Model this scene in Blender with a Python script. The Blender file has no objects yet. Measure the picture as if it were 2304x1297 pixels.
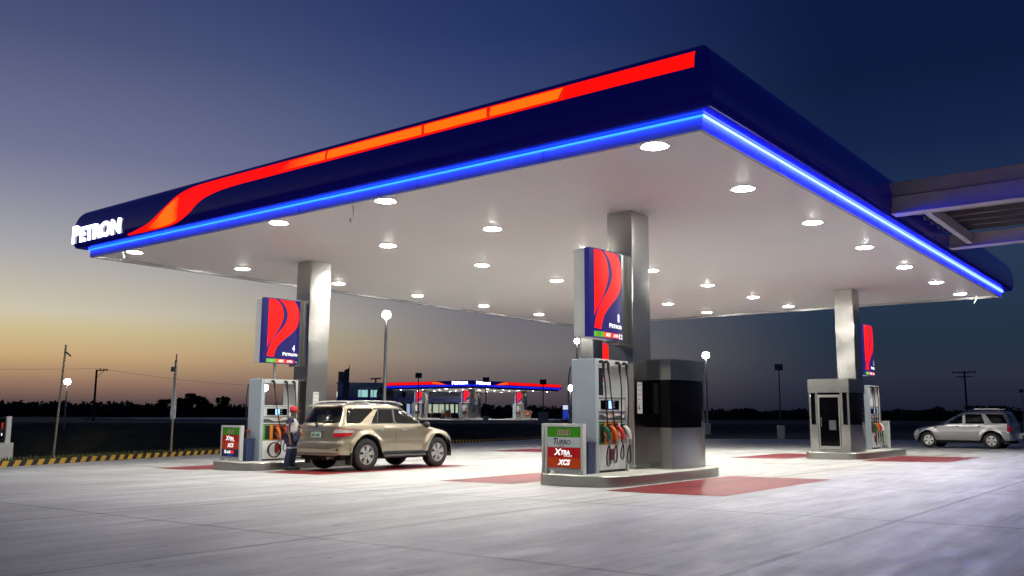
import bpy, bmesh, math, random
import numpy as np
from mathutils import Vector, Matrix

# ------------------------------------------------------------------ camera, sky, exposure
sc = bpy.context.scene
COL = sc.collection
R = math.radians

CAM = Vector((-12.479, -6.008, 1.291)); PITCH, ROLL, YAW = 0.142, 0.0052, 0.6655
fw = Vector((math.cos(YAW)*math.cos(PITCH), math.sin(YAW)*math.cos(PITCH), math.sin(PITCH)))
rt = fw.cross(Vector((0, 0, 1))).normalized(); up = rt.cross(fw)
r2 = rt*math.cos(ROLL) + up*math.sin(ROLL); u2 = -rt*math.sin(ROLL) + up*math.cos(ROLL)
cd = bpy.data.cameras.new('camera'); cam = bpy.data.objects.new('camera', cd); COL.objects.link(cam)
cd.sensor_width = 36; cd.lens = 2007.49/2304*36; cd.clip_end = 3000; cd.clip_start = 0.05
M = Matrix((r2, u2, -fw)).transposed().to_4x4(); M.translation = CAM; cam.matrix_world = M
sc.camera = cam

w = bpy.data.worlds.new('World'); sc.world = w; w.use_nodes = True
nt = w.node_tree; nt.nodes.clear()
def N(t, **k):
    n = nt.nodes.new(t)
    for a, b in k.items(): setattr(n, a, b)
    return n
def srgb(*c):
    return tuple(((v/255)/12.92 if v/255 <= .04045 else ((v/255+.055)/1.055)**2.4) for v in c[:3]) + (1,)
tc = N('ShaderNodeTexCoord'); sep = N('ShaderNodeSeparateXYZ'); nt.links.new(tc.outputs['Generated'], sep.inputs[0])
asn = N('ShaderNodeMath', operation='ARCSINE'); nt.links.new(sep.outputs['Z'], asn.inputs[0])
mr = N('ShaderNodeMapRange'); mr.inputs['From Min'].default_value = 0; mr.inputs['From Max'].default_value = R(45)
nt.links.new(asn.outputs[0], mr.inputs['Value'])
def ramp(stops):
    n = N('ShaderNodeValToRGB'); e = n.color_ramp.elements
    while len(e) > 1: e.remove(e[-1])
    for i, (deg, c) in enumerate(stops):
        k = e[0] if i == 0 else e.new(deg/45)
        k.position = deg/45; k.color = srgb(*c)
    nt.links.new(mr.outputs[0], n.inputs[0]); return n
warm = ramp([(0, (84, 68, 68)), (.7, (96, 78, 76)), (1.7, (150, 116, 98)), (3.3, (202, 168, 122)), (4.8, (208, 192, 146)), (5.8, (207, 198, 175)), (7.5, (190, 184, 172)),
             (9.5, (168, 167, 171)), (12.5, (138, 139, 158)), (15, (113, 118, 148)), (21.5, (76, 84, 122)), (28, (46, 56, 100)), (45, (22, 30, 72))])
cold = ramp([(0, (26, 28, 46)), (2.5, (42, 48, 64)), (4.4, (36, 50, 66)), (9.4, (40, 57, 84)), (13, (30, 47, 80)), (16, (21, 37, 73)), (20, (13, 29, 64)), (25, (12, 28, 64)), (45, (10, 20, 52))])
# angle to the place where the sun went down
SUNAZ = R(82)
nrm = N('ShaderNodeVectorMath', operation='MULTIPLY'); nrm.inputs[1].default_value = (1, 1, 0); nt.links.new(tc.outputs['Generated'], nrm.inputs[0])
nn = N('ShaderNodeVectorMath', operation='NORMALIZE'); nt.links.new(nrm.outputs[0], nn.inputs[0])
dt = N('ShaderNodeVectorMath', operation='DOT_PRODUCT'); dt.inputs[1].default_value = (math.cos(SUNAZ), math.sin(SUNAZ), 0); nt.links.new(nn.outputs[0], dt.inputs[0])
mid = ramp([(0, (54, 47, 58)), (1.5, (92, 82, 86)), (3.8, (127, 121, 120)), (6.5, (118, 115, 123)), (11, (94, 100, 128)), (17, (68, 81, 123)), (24, (39, 56, 106)), (31, (28, 41, 88)), (45, (18, 28, 70))])
def mrange(a, b):
    n = N('ShaderNodeMapRange', interpolation_type='SMOOTHSTEP'); n.inputs['From Min'].default_value = a; n.inputs['From Max'].default_value = b
    nt.links.new(dt.outputs['Value'], n.inputs['Value']); return n.outputs[0]
def mixer(f, a, b):
    n = N('ShaderNodeMixRGB'); nt.links.new(f, n.inputs[0]); nt.links.new(a, n.inputs[1]); nt.links.new(b, n.inputs[2]); return n
mix = mixer(mrange(.72, .99), mixer(mrange(.42, .80), cold.outputs[0], mid.outputs[0]).outputs[0], warm.outputs[0])
bg = N('ShaderNodeBackground'); bg.inputs[1].default_value = 1.0; nt.links.new(mix.outputs[0], bg.inputs[0])
ow = N('ShaderNodeOutputWorld'); nt.links.new(bg.outputs[0], ow.inputs[0])

sc.view_settings.view_transform = 'Standard'; sc.view_settings.look = 'None'
sc.view_settings.exposure = 0; sc.view_settings.gamma = 1
sc.render.engine = 'CYCLES'
sc.cycles.use_denoising = True
sc.cycles.max_bounces = 8; sc.cycles.diffuse_bounces = 6; sc.cycles.glossy_bounces = 4; sc.cycles.sample_clamp_indirect = 6
sc.cycles.caustics_reflective = False; sc.cycles.caustics_refractive = False
LAMP = 390.0; SPOT = 220.0                                    # radiance of the canopy downlight lenses

# ------------------------------------------------------------------ materials
MATS = {}
def pbr(name, color, rough=.5, metal=0, emit=None, es=1, coat=0, var=0, vscale=4, bump=0, bscale=20, bdist=.01, rvar=0, stretch=(1, 1, 1), spec=.5, bdet=3):
    if name in MATS: return MATS[name]
    m = bpy.data.materials.new(name); m.use_nodes = True; t = m.node_tree; b = t.nodes['Principled BSDF']
    c = tuple(color) + (1,) if len(color) == 3 else color
    b.inputs['Base Color'].default_value = c; b.inputs['Roughness'].default_value = rough; b.inputs['Metallic'].default_value = metal
    b.inputs['Coat Weight'].default_value = coat; b.inputs['Coat Roughness'].default_value = .04
    b.inputs['Specular IOR Level'].default_value = spec
    if emit is not None:
        b.inputs['Emission Color'].default_value = tuple(emit)[:3] + (1,); b.inputs['Emission Strength'].default_value = es
    if var or bump or rvar:
        co = t.nodes.new('ShaderNodeTexCoord'); ma = t.nodes.new('ShaderNodeMapping'); ma.inputs['Scale'].default_value = stretch
        t.links.new(co.outputs['Object'], ma.inputs[0])
        nz = t.nodes.new('ShaderNodeTexNoise'); nz.inputs['Scale'].default_value = vscale; nz.inputs['Detail'].default_value = 6
        t.links.new(ma.outputs[0], nz.inputs['Vector'])
        if var:
            mx = t.nodes.new('ShaderNodeMixRGB'); mx.inputs[1].default_value = tuple(v*(1-var) for v in c[:3])+(1,); mx.inputs[2].default_value = tuple(min(1, v*(1+var)) for v in c[:3])+(1,)
            t.links.new(nz.outputs[0], mx.inputs[0]); t.links.new(mx.outputs[0], b.inputs['Base Color'])
        if rvar:
            rr = t.nodes.new('ShaderNodeMapRange'); rr.inputs['To Min'].default_value = max(.02, rough-rvar); rr.inputs['To Max'].default_value = rough+rvar
            t.links.new(nz.outputs[0], rr.inputs['Value']); t.links.new(rr.outputs[0], b.inputs['Roughness'])
        if bump:
            n2 = t.nodes.new('ShaderNodeTexNoise'); n2.inputs['Scale'].default_value = bscale; n2.inputs['Detail'].default_value = bdet
            t.links.new(ma.outputs[0], n2.inputs['Vector'])
            bp = t.nodes.new('ShaderNodeBump'); bp.inputs['Strength'].default_value = bump; bp.inputs['Distance'].default_value = bdist
            t.links.new(n2.outputs[0], bp.inputs['Height']); t.links.new(bp.outputs[0], b.inputs['Normal'])
    MATS[name] = m; return m
def glow(name, color, s):
    if name in MATS: return MATS[name]
    m = bpy.data.materials.new(name); m.use_nodes = True; t = m.node_tree; b = t.nodes['Principled BSDF']
    b.inputs['Base Color'].default_value = tuple(v*.35 for v in color[:3]) + (1,); b.inputs['Roughness'].default_value = .4; b.inputs['Specular IOR Level'].default_value = .15
    b.inputs['Emission Color'].default_value = tuple(color)[:3] + (1,); b.inputs['Emission Strength'].default_value = s
    MATS[name] = m; return m
steel = pbr('brushed steel', (.47, .465, .44), .20, 1, coat=.10, bump=.4, bscale=.9, bdist=.09, rvar=.03, vscale=30, stretch=(1, 1, 1.1), bdet=0)
_t = steel.node_tree; _b = _t.nodes['Principled BSDF']; _b.inputs['Anisotropic'].default_value = .7; _b.inputs['Anisotropic Rotation'].default_value = .25
_g = _t.nodes.new('ShaderNodeNewGeometry'); _x = _t.nodes.new('ShaderNodeVectorMath'); _x.operation = 'CROSS_PRODUCT'; _x.inputs[1].default_value = (0, 0, 1)
_t.links.new(_g.outputs['Normal'], _x.inputs[0]); _t.links.new(_x.outputs[0], _b.inputs['Tangent'])
steel2 = pbr('brushed steel kerb', (.42, .42, .39), .33, 1, bump=.15, bscale=3, bdist=.02, rvar=.08, vscale=20)
galv = pbr('galvanised metal', (.35, .35, .36), .45, .7, var=.15)
white_paint = pbr('white painted metal', (.74, .75, .73), .4, var=.05, vscale=6)
soffitm = pbr('soffit panels', (.80, .785, .76), .55, var=.03, vscale=.6)
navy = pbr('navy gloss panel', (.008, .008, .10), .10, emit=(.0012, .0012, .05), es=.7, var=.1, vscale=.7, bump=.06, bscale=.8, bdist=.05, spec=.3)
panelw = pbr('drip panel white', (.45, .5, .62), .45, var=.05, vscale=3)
greyblue = pbr('grey blue cabinet', (.40, .47, .53), .38, coat=.15, var=.06, vscale=5)
ltgrey = pbr('light grey cabinet', (.56, .58, .57), .4, var=.05, vscale=8)
dkgrey = pbr('dark grey plastic', (.06, .06, .065), .45, var=.2, vscale=20)
black = pbr('black rubber', (.012, .012, .013), .42, var=.3, vscale=12)
blackgl = pbr('black glass', (.002, .002, .003), .05, spec=.22)
boot = pbr('nozzle boot black', (.006, .006, .007), .5)
pavm = None

def gtree(name, build):
    m = bpy.data.materials.new(name); m.use_nodes = True; build(m.node_tree, m.node_tree.nodes['Principled BSDF']); MATS[name] = m; return m
def tnode(t, kind, **k):
    n = t.nodes.new(kind)
    for a, b in k.items(): setattr(n, a, b)
    return n
def concrete(t, b):
    co = tnode(t, 'ShaderNodeTexCoord'); L = t.links.new
    def noise(scale, st, detail=6, rough=.6):
        ma = tnode(t, 'ShaderNodeMapping'); ma.inputs['Scale'].default_value = st; L(co.outputs['Object'], ma.inputs[0])
        n = tnode(t, 'ShaderNodeTexNoise'); n.inputs['Scale'].default_value = scale; n.inputs['Detail'].default_value = detail; n.inputs['Roughness'].default_value = rough
        L(ma.outputs[0], n.inputs['Vector']); return n.outputs[0]
    def rmp(src, stops):
        n = tnode(t, 'ShaderNodeValToRGB'); e = n.color_ramp.elements
        e[0].position, e[0].color = stops[0][0], (stops[0][1],)*3+(1,); e[1].position, e[1].color = stops[1][0], (stops[1][1],)*3+(1,)
        L(src, n.inputs[0]); return n.outputs[0]
    def mul(a, c, f=1):
        n = tnode(t, 'ShaderNodeMixRGB', blend_type='MULTIPLY'); n.inputs[0].default_value = f; L(a, n.inputs[1]); L(c, n.inputs[2]); return n.outputs[0]
    base = tnode(t, 'ShaderNodeRGB'); base.outputs[0].default_value = (.60, .605, .585, 1)
    c = mul(base.outputs[0], rmp(noise(.35, (1, 1, 1), 5), [(.32, .74), (.62, 1.0)]))
    c = mul(c, rmp(noise(1.1, (.22, 1.7, 1), 8, .68), [(.30, .66), (.62, 1.0)]))            # trowel and tyre streaks along the lanes
    c = mul(c, rmp(noise(5, (.12, 1.5, 1), 4), [(.25, .80), (.55, 1.0)]))
    c = mul(c, rmp(noise(9, (1, 1, 1), 9, .75), [(.28, .82), (.55, 1.0)]))
    c = mul(c, rmp(noise(1.7, (1, 1, 1), 2), [(.69, 1.0), (.75, .62)]), .7)                  # stains
    c = mul(c, rmp(noise(.8, (.15, 2.2, 1), 3), [(.60, 1.0), (.72, .80)]), .8)              # tyre tracks
    c = mul(c, rmp(noise(3.1, (1, 1, 1), 3), [(.70, 1.0), (.735, .45)]), .8)               # oil drips
    c = mul(c, rmp(noise(.9, (.5, 3.2, 1), 10, .8), [(.66, 1.0), (.73, .6)]), .8)          # scrapes
    # saw-cut joints
    sp = tnode(t, 'ShaderNodeSeparateXYZ'); L(co.outputs['Object'], sp.inputs[0])
    wob = noise(.7, (1, 1, 1), 4)
    for ax, off, per in (('Y', 2.78, 4.6), ('X', 5.95, 5.2)):
        a = tnode(t, 'ShaderNodeMath', operation='ADD'); a.inputs[1].default_value = off + per*40; L(sp.outputs[ax], a.inputs[0])
        wb = tnode(t, 'ShaderNodeMath', operation='MULTIPLY_ADD'); wb.inputs[1].default_value = .06; L(wob, wb.inputs[0]); L(a.outputs[0], wb.inputs[2])
        md = tnode(t, 'ShaderNodeMath', operation='PINGPONG'); md.inputs[1].default_value = per/2; L(wb.outputs[0], md.inputs[0])
        lt = tnode(t, 'ShaderNodeMapRange'); lt.inputs['From Min'].default_value = .028; lt.inputs['From Max'].default_value = .05; lt.inputs['To Min'].default_value = .3; lt.inputs['To Max'].default_value = 1
        L(md.outputs[0], lt.inputs['Value'])
        c = mul(c, lt.outputs[0], .6)
    L(c, b.inputs['Base Color'])
    rg = rmp(noise(2.2, (.4, 1.6, 1), 5), [(.3, .42), (.7, .68)]); L(rg, b.inputs['Roughness'])
    bp = tnode(t, 'ShaderNodeBump'); bp.inputs['Strength'].default_value = .25; bp.inputs['Distance'].default_value = .004; L(noise(60, (1, 1, 1), 4), bp.inputs['Height']); L(bp.outputs[0], b.inputs['Normal'])
pavm = gtree('weathered concrete', concrete)
def redpaint(t, b):
    co = tnode(t, 'ShaderNodeTexCoord'); L = t.links.new
    n = tnode(t, 'ShaderNodeTexNoise'); n.inputs['Scale'].default_value = 1.4; n.inputs['Detail'].default_value = 8; n.inputs['Roughness'].default_value = .7; L(co.outputs['Object'], n.inputs['Vector'])
    cr = tnode(t, 'ShaderNodeValToRGB'); e = cr.color_ramp.elements; e[0].position = .3; e[0].color = (.19, .010, .016, 1); e[1].position = .75; e[1].color = (.33, .028, .032, 1)
    L(n.outputs[0], cr.inputs[0])
    ma = tnode(t, 'ShaderNodeMapping'); ma.inputs['Scale'].default_value = (.16, 2.6, 1); L(co.outputs['Object'], ma.inputs[0])
    n2 = tnode(t, 'ShaderNodeTexNoise'); n2.inputs['Scale'].default_value = 1.1; n2.inputs['Detail'].default_value = 7; L(ma.outputs[0], n2.inputs['Vector'])
    c2 = tnode(t, 'ShaderNodeValToRGB'); e2 = c2.color_ramp.elements; e2[0].position = .44; e2[0].color = (1, 1, 1, 1); e2[1].position = .68; e2[1].color = (.42, .40, .40, 1); L(n2.outputs[0], c2.inputs[0])
    mm = tnode(t, 'ShaderNodeMixRGB', blend_type='MULTIPLY'); mm.inputs[0].default_value = .85; L(cr.outputs[0], mm.inputs[1]); L(c2.outputs[0], mm.inputs[2])
    n3 = tnode(t, 'ShaderNodeTexNoise'); n3.inputs['Scale'].default_value = 5; n3.inputs['Detail'].default_value = 10; n3.inputs['Roughness'].default_value = .75; L(co.outputs['Object'], n3.inputs['Vector'])
    c3 = tnode(t, 'ShaderNodeValToRGB'); e3 = c3.color_ramp.elements; e3[0].position = .66; e3[0].color = (0, 0, 0, 1); e3[1].position = .70; e3[1].color = (1, 1, 1, 1); L(n3.outputs[0], c3.inputs[0])
    m3 = tnode(t, 'ShaderNodeMixRGB'); L(c3.outputs[0], m3.inputs[0]); L(mm.outputs[0], m3.inputs[1]); m3.inputs[2].default_value = (.40, .34, .30, 1); L(m3.outputs[0], b.inputs['Base Color'])
    rr = tnode(t, 'ShaderNodeMapRange'); rr.inputs['To Min'].default_value = .34; rr.inputs['To Max'].default_value = .55; L(n.outputs[0], rr.inputs['Value']); L(rr.outputs[0], b.inputs['Roughness'])
redm = gtree('red epoxy pad', redpaint)
def earth(t, b):
    co = tnode(t, 'ShaderNodeTexCoord'); L = t.links.new
    n = tnode(t, 'ShaderNodeTexNoise'); n.inputs['Scale'].default_value = .5; n.inputs['Detail'].default_value = 10; n.inputs['Roughness'].default_value = .7; L(co.outputs['Object'], n.inputs['Vector'])
    cr = tnode(t, 'ShaderNodeValToRGB'); e = cr.color_ramp.elements; e[0].position = .35; e[0].color = (.035, .04, .018, 1); e[1].position = .7; e[1].color = (.11, .10, .05, 1)
    L(n.outputs[0], cr.inputs[0]); L(cr.outputs[0], b.inputs['Base Color']); b.inputs['Roughness'].default_value = .95
earthm = gtree('rough grass and earth', earth)
def kerbpaint(t, b):
    co = tnode(t, 'ShaderNodeUVMap'); L = t.links.new
    sp = tnode(t, 'ShaderNodeSeparateXYZ'); L(co.outputs[0], sp.inputs[0])
    ad = tnode(t, 'ShaderNodeMath', operation='ADD'); L(sp.outputs[0], ad.inputs[0]); L(sp.outputs[1], ad.inputs[1])
    md = tnode(t, 'ShaderNodeMath', operation='MODULO'); md.inputs[1].default_value = 1.0; L(ad.outputs[0], md.inputs[0])
    gt = tnode(t, 'ShaderNodeMath', operation='GREATER_THAN'); gt.inputs[1].default_value = .5; L(md.outputs[0], gt.inputs[0])
    mx = tnode(t, 'ShaderNodeMixRGB'); mx.inputs[1].default_value = (.006, .006, .006, 1); mx.inputs[2].default_value = (.62, .36, .03, 1); L(gt.outputs[0], mx.inputs[0])
    n = tnode(t, 'ShaderNodeTexNoise'); n.inputs['Scale'].default_value = 8; n.inputs['Detail'].default_value = 8
    m2 = tnode(t, 'ShaderNodeMixRGB', blend_type='MULTIPLY'); m2.inputs[0].default_value = .6; L(mx.outputs[0], m2.inputs[1]); L(n.outputs[0], m2.inputs[2])
    L(m2.outputs[0], b.inputs['Base Color']); b.inputs['Roughness'].default_value = .7
kerbm = gtree('black and yellow kerb paint', kerbpaint)

# ------------------------------------------------------------------ helpers
def tag(o, label=None, cat=None, group=None, kind=None):
    if label: o['label'] = label
    if cat: o['category'] = cat
    if group: o['group'] = group
    if kind: o['kind'] = kind
    return o
def thing(name, label, cat, loc=(0, 0, 0), rz=0, group=None):
    o = bpy.data.objects.new(name, None); COL.objects.link(o); o.location = loc; o.rotation_euler = (0, 0, rz); o.empty_display_size = .2
    return tag(o, label, cat, group)
class MB:
    def __init__(s): s.v = []; s.f = []; s.mi = []; s.cur = 0; s.uv = None
    def m(s, i): s.cur = i; return s
    def add(s, vs, fs):
        o = len(s.v); s.v += [tuple(map(float, p)) for p in vs]
        for f in fs: s.f.append([o+i for i in f]); s.mi.append(s.cur)
        return s
    def box(s, a, b):
        x0, y0, z0 = [min(a[i], b[i]) for i in range(3)]; x1, y1, z1 = [max(a[i], b[i]) for i in range(3)]
        return s.add([(x0, y0, z0), (x1, y0, z0), (x1, y1, z0), (x0, y1, z0), (x0, y0, z1), (x1, y0, z1), (x1, y1, z1), (x0, y1, z1)],
                     [(0, 3, 2, 1), (4, 5, 6, 7), (0, 1, 5, 4), (1, 2, 6, 5), (2, 3, 7, 6), (3, 0, 4, 7)])
    def beam(s, p, q, w, h):
        p, q = Vector(p), Vector(q); d = (q-p).normalized(); sd = d.cross(Vector((0, 0, 1)))
        sd = sd.normalized() if sd.length > 1e-4 else Vector((1, 0, 0)); uu = sd.cross(d)
        vs = [c+sd*a*w/2+uu*b*h/2 for c in (p, q) for a, b in ((-1, -1), (1, -1), (1, 1), (-1, 1))]
        return s.add(vs, [(0, 1, 2, 3), (7, 6, 5, 4), (0, 4, 5, 1), (1, 5, 6, 2), (2, 6, 7, 3), (3, 7, 4, 0)])
    def prism(s, poly, z0, z1, top=True):
        n = len(poly); vs = [(x, y, z0) for x, y in poly]+[(x, y, z1) for x, y in poly]
        fs = [(i, (i+1) % n, n+(i+1) % n, n+i) for i in range(n)]
        fs += [tuple(range(n-1, -1, -1)), tuple(range(n, 2*n))]
        return s.add(vs, fs)
    def tube(s, pts, rad, k=8, cap=True):
        pts = [Vector(p) for p in pts]; rs = rad if isinstance(rad, (list, tuple)) else [rad]*len(pts)
        vs = []; prev = None
        for i, p in enumerate(pts):
            d = (pts[min(i+1, len(pts)-1)]-pts[max(i-1, 0)]).normalized()
            a = d.cross(Vector((0, 0, 1))) if prev is None else prev - d*prev.dot(d)
            if a.length < 1e-4: a = d.cross(Vector((0, 1, 0)))
            a.normalize(); prev = a; b = d.cross(a)
            vs += [p+(a*math.cos(2*math.pi*j/k)+b*math.sin(2*math.pi*j/k))*rs[i] for j in range(k)]
        fs = [(i*k+j, i*k+(j+1) % k, (i+1)*k+(j+1) % k, (i+1)*k+j) for i in range(len(pts)-1) for j in range(k)]
        if cap: fs += [tuple(range(k-1, -1, -1)), tuple(range((len(pts)-1)*k, len(pts)*k))]
        return s.add(vs, fs)
    def lathe(s, prof, k=24, axis='z', c=(0, 0, 0), cap=True):
        vs = []
        for r_, h in prof:
            for j in range(k):
                a = 2*math.pi*j/k; x, y = r_*math.cos(a), r_*math.sin(a)
                q = {'z': (x, y, h), 'y': (x, h, y), 'x': (h, x, y)}[axis]; vs.append((q[0]+c[0], q[1]+c[1], q[2]+c[2]))
        n = len(prof); fs = [(i*k+j, i*k+(j+1) % k, (i+1)*k+(j+1) % k, (i+1)*k+j) for i in range(n-1) for j in range(k)]
        if cap and prof[0][0] > 1e-6: fs.append(tuple(range(k-1, -1, -1)))
        if cap and prof[-1][0] > 1e-6: fs.append(tuple(range((n-1)*k, n*k)))
        return s.add(vs, fs)
    def ball(s, c, r_, k=12, sz=(1, 1, 1)):
        vs = []; n = k//2
        for i in range(1, n):
            for j in range(k):
                a, b = math.pi*i/n, 2*math.pi*j/k
                vs.append((c[0]+r_*sz[0]*math.sin(a)*math.cos(b), c[1]+r_*sz[1]*math.sin(a)*math.sin(b), c[2]+r_*sz[2]*math.cos(a)))
        vs += [(c[0], c[1], c[2]+r_*sz[2]), (c[0], c[1], c[2]-r_*sz[2])]; T = len(vs)-2
        fs = [((i)*k+j, (i+1)*k+j, (i+1)*k+(j+1) % k, i*k+(j+1) % k) for i in range(n-2) for j in range(k)]
        fs += [(T, j, (j+1) % k) for j in range(k)] + [(T+1, (n-2)*k+(j+1) % k, (n-2)*k+j) for j in range(k)]
        return s.add(vs, fs)
    def build(s, name, mats, parent=None, loc=None, bevel=0, smooth=True, ang=38, fix=True, rot=None):
        me = bpy.data.meshes.new(name); me.from_pydata(s.v, [], s.f)
        ms = mats if isinstance(mats, (list, tuple)) else [mats]
        for q in ms: me.materials.append(q)
        me.polygons.foreach_set('material_index', s.mi)
        if fix or bevel:
            bm = bmesh.new(); bm.from_mesh(me)
            if fix: bmesh.ops.recalc_face_normals(bm, faces=bm.faces)
            if bevel:
                es = [e for e in bm.edges if len(e.link_faces) == 2 and e.calc_face_angle(0) > R(40)]
                bmesh.ops.bevel(bm, geom=es, offset=bevel, segments=1, affect='EDGES', profile=.6, clamp_overlap=True)
            bm.to_mesh(me); bm.free()
        if smooth: me.shade_smooth(); me.set_sharp_from_angle(angle=R(ang))
        o = bpy.data.objects.new(name, me); COL.objects.link(o)
        if parent: o.parent = parent
        if loc: o.location = loc
        if rot: o.rotation_euler = rot
        return o
def copy_tree(o, parent=None):
    c = o.copy(); COL.objects.link(c)
    if parent: c.parent = parent
    for ch in [k for k in bpy.data.objects if k.parent == o]: copy_tree(ch, c)
    return c
def bezier(p0, p1, p2, p3, n=12):
    p = [Vector(q) for q in (p0, p1, p2, p3)]
    return [p[0]*(1-t)**3+p[1]*3*t*(1-t)**2+p[2]*3*t*t*(1-t)+p[3]*t**3 for t in [i/n for i in range(n+1)]]
def roundpoly(pts, r_, n=4):
    out = []; k = len(pts)
    for i in range(k):
        p = Vector(pts[i]); a = Vector(pts[i-1])-p; b = Vector(pts[(i+1) % k])-p
        rr = min(r_, a.length*.45, b.length*.45); a = p+a.normalized()*rr; b = p+b.normalized()*rr
        for j in range(n+1):
            t = j/n; out.append(tuple(a*(1-t)**2+p*2*t*(1-t)+b*t*t))
    return out
def spline(pts, n=6):
    out = []; P = [Vector(p) for p in pts]
    for i in range(len(P)-1):
        a = P[max(i-1, 0)]; b = P[i]; c = P[i+1]; d = P[min(i+2, len(P)-1)]
        for j in range(n):
            t = j/n; out.append(tuple(.5*((2*b)+(c-a)*t+(2*a-5*b+4*c-d)*t*t+(3*b-a-3*c+d)*t**3)))
    out.append(tuple(P[-1])); return out
def decal(mb, poly, fn, off=.004, step=.08):
    """a thin raised panel: a 2-D outline laid on a surface fn(a, b, offset) -> point, with a rim going back to the surface"""
    bm = bmesh.new(); vs = [bm.verts.new((p[0], p[1], 0)) for p in poly]
    bm.faces.new(vs)
    for ax in (0, 1):
        lo, hi = min(p[ax] for p in poly), max(p[ax] for p in poly); st = step[ax] if isinstance(step, tuple) else step
        x = math.floor(lo/st)*st+st
        while x < hi:
            co = [0, 0, 0]; co[ax] = x; no = [0, 0, 0]; no[ax] = 1
            bmesh.ops.bisect_plane(bm, geom=bm.verts[:]+bm.edges[:]+bm.faces[:], dist=1e-6, plane_co=co, plane_no=no); x += st
    bmesh.ops.triangulate(bm, faces=[f for f in bm.faces if len(f.verts) > 4])
    bm.verts.index_update(); n = len(bm.verts)
    front = [fn(v.co.x, v.co.y, off) for v in bm.verts]; back = [fn(v.co.x, v.co.y, -off*.4) for v in bm.verts]
    fs = [tuple(v.index for v in f.verts) for f in bm.faces]
    for e in bm.edges:
        if len(e.link_faces) == 1: a, b = e.verts[0].index, e.verts[1].index; fs.append((a, b, n+b, n+a))
    bm.free(); al = front+back; used = sorted({i for f in fs for i in f}); mp_ = {i: j for j, i in enumerate(used)}
    mb.add([al[i] for i in used], [tuple(mp_[i] for i in f) for f in fs]); return mb
FONT = None
def text_parts(body, size, ext=.004, shear=0, bold=0, align='LEFT', sx=1):
    cu = bpy.data.curves.new('lettering', 'FONT'); cu.body = body; cu.size = size; cu.extrude = ext; cu.shear = shear; cu.offset = bold; cu.align_x = align; cu.resolution_u = 4
    o = bpy.data.objects.new('lettering', cu); COL.objects.link(o); bpy.context.view_layer.update()
    me = bpy.data.meshes.new_from_object(o.evaluated_get(bpy.context.evaluated_depsgraph_get()))
    vs = [(v.co.x*sx, v.co.y, v.co.z) for v in me.vertices]; fs = [tuple(p.vertices) for p in me.polygons]
    bpy.data.objects.remove(o); bpy.data.curves.remove(cu); bpy.data.meshes.remove(me)
    return vs, fs
def text(mb, body, size, fn, **k):
    """fn maps text-plane (x, y, z-out) to the place"""
    vs, fs = text_parts(body, size, **k); return mb.add([fn(*v) for v in vs], fs)
def wordmark(mb, height, fn, width=None):
    """big P then small capitals, heavy letters"""
    a, fa = text_parts('P', height*1.38, ext=.012, bold=height*.04); xa = max(v[0] for v in a)
    b, fb = text_parts('ETRON', height*1.12, ext=.012, bold=height*.04); x0 = min(v[0] for v in b); b = [(v[0]-x0+xa+height*.06, v[1], v[2]) for v in b]
    tot = max(v[0] for v in b); s = (width/tot) if width else 1
    mb.add([fn(v[0]*s, v[1], v[2]) for v in a], fa); mb.add([fn(v[0]*s, v[1], v[2]) for v in b], fb); return mb

SL = .0142
def gz(v): return -SL*v
H = 5.758; LU, LV = 24.86, 19.335

# ------------------------------------------------------------------ the setting: ground
KERB = [(-62, 2.5), (-30, 13.3), (-.5, 22.9), (1.8, 24.0), (5, 25.5), (10.6, 27.9), (18, 29.6), (28, 31.2), (45, 36.2), (70, 44.5)]
mb = MB()
poly = [(p[0], p[1]) for p in KERB if p[0] <= 45] + [(49, 30), (50, 10), (49, -70), (-62, -70)]
bm = bmesh.new(); bm.faces.new([bm.verts.new((x, y, gz(y))) for x, y in poly]); bmesh.ops.triangulate(bm, faces=bm.faces[:])
me = bpy.data.meshes.new('pavement'); bm.to_mesh(me); bm.free(); me.materials.append(pavm)
tag(bpy.data.objects.new('pavement', me), kind='structure'); COL.objects.link(bpy.data.objects['pavement'])
def flip_up(o):
    b = bmesh.new(); b.from_mesh(o.data); bmesh.ops.recalc_face_normals(b, faces=b.faces)
    for f in b.faces:
        if f.normal.z < 0: f.normal_flip()
    b.to_mesh(o.data); b.free()
flip_up(bpy.data.objects['pavement'])
def zter(u, v):
    ks = [a for a in KERB]
    vk = np.interp(u, [a[0] for a in ks], [a[1] for a in ks]) if u <= 70 else 44.5+(u-70)*.3
    s = (v-vk)*.95; s2 = .616*(u+12.48)+.788*(v+6.01)-91.5
    side = max(0, u-49)
    pav = gz(min(v, vk)) - .30
    zfar = .42
    if s < 0: z = pav + (.24*min(1, side/3) if u > 49 else 0)
    else: z = gz(vk)+np.interp(s, [0, .3, 3, 7, 12], [-.3, .04, .02, -.4, -2.2])
    if s2 > -6: z = z+(zfar-z)*min(1, (s2+6)/6) if s > 0 or u > 60 else z
    if u > 49 and s < 0: z = z + (0.1)*min(1, side/10)
    return z
xs = list(np.arange(-80, 170, 2.0))+[190, 230, 300, 450, 700, 1200, 2000]; ys = list(np.arange(-90, 190, 2.0))+[230, 300, 450, 700, 1200, 2000]
xs = [-1500, -600, -250, -120]+xs; ys = [-1500, -600, -250, -130]+ys
V = [(x, y, zter(x, y)+random.Random(int(x*71+y*13)).uniform(-.02, .02)) for x in xs for y in ys]; ny = len(ys)
F = [(i*ny+j, (i+1)*ny+j, (i+1)*ny+j+1, i*ny+j+1) for i in range(len(xs)-1) for j in range(ny-1)]
mb = MB().add(V, F); tag(mb.build('terrain', earthm, ang=80), kind='structure')
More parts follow.
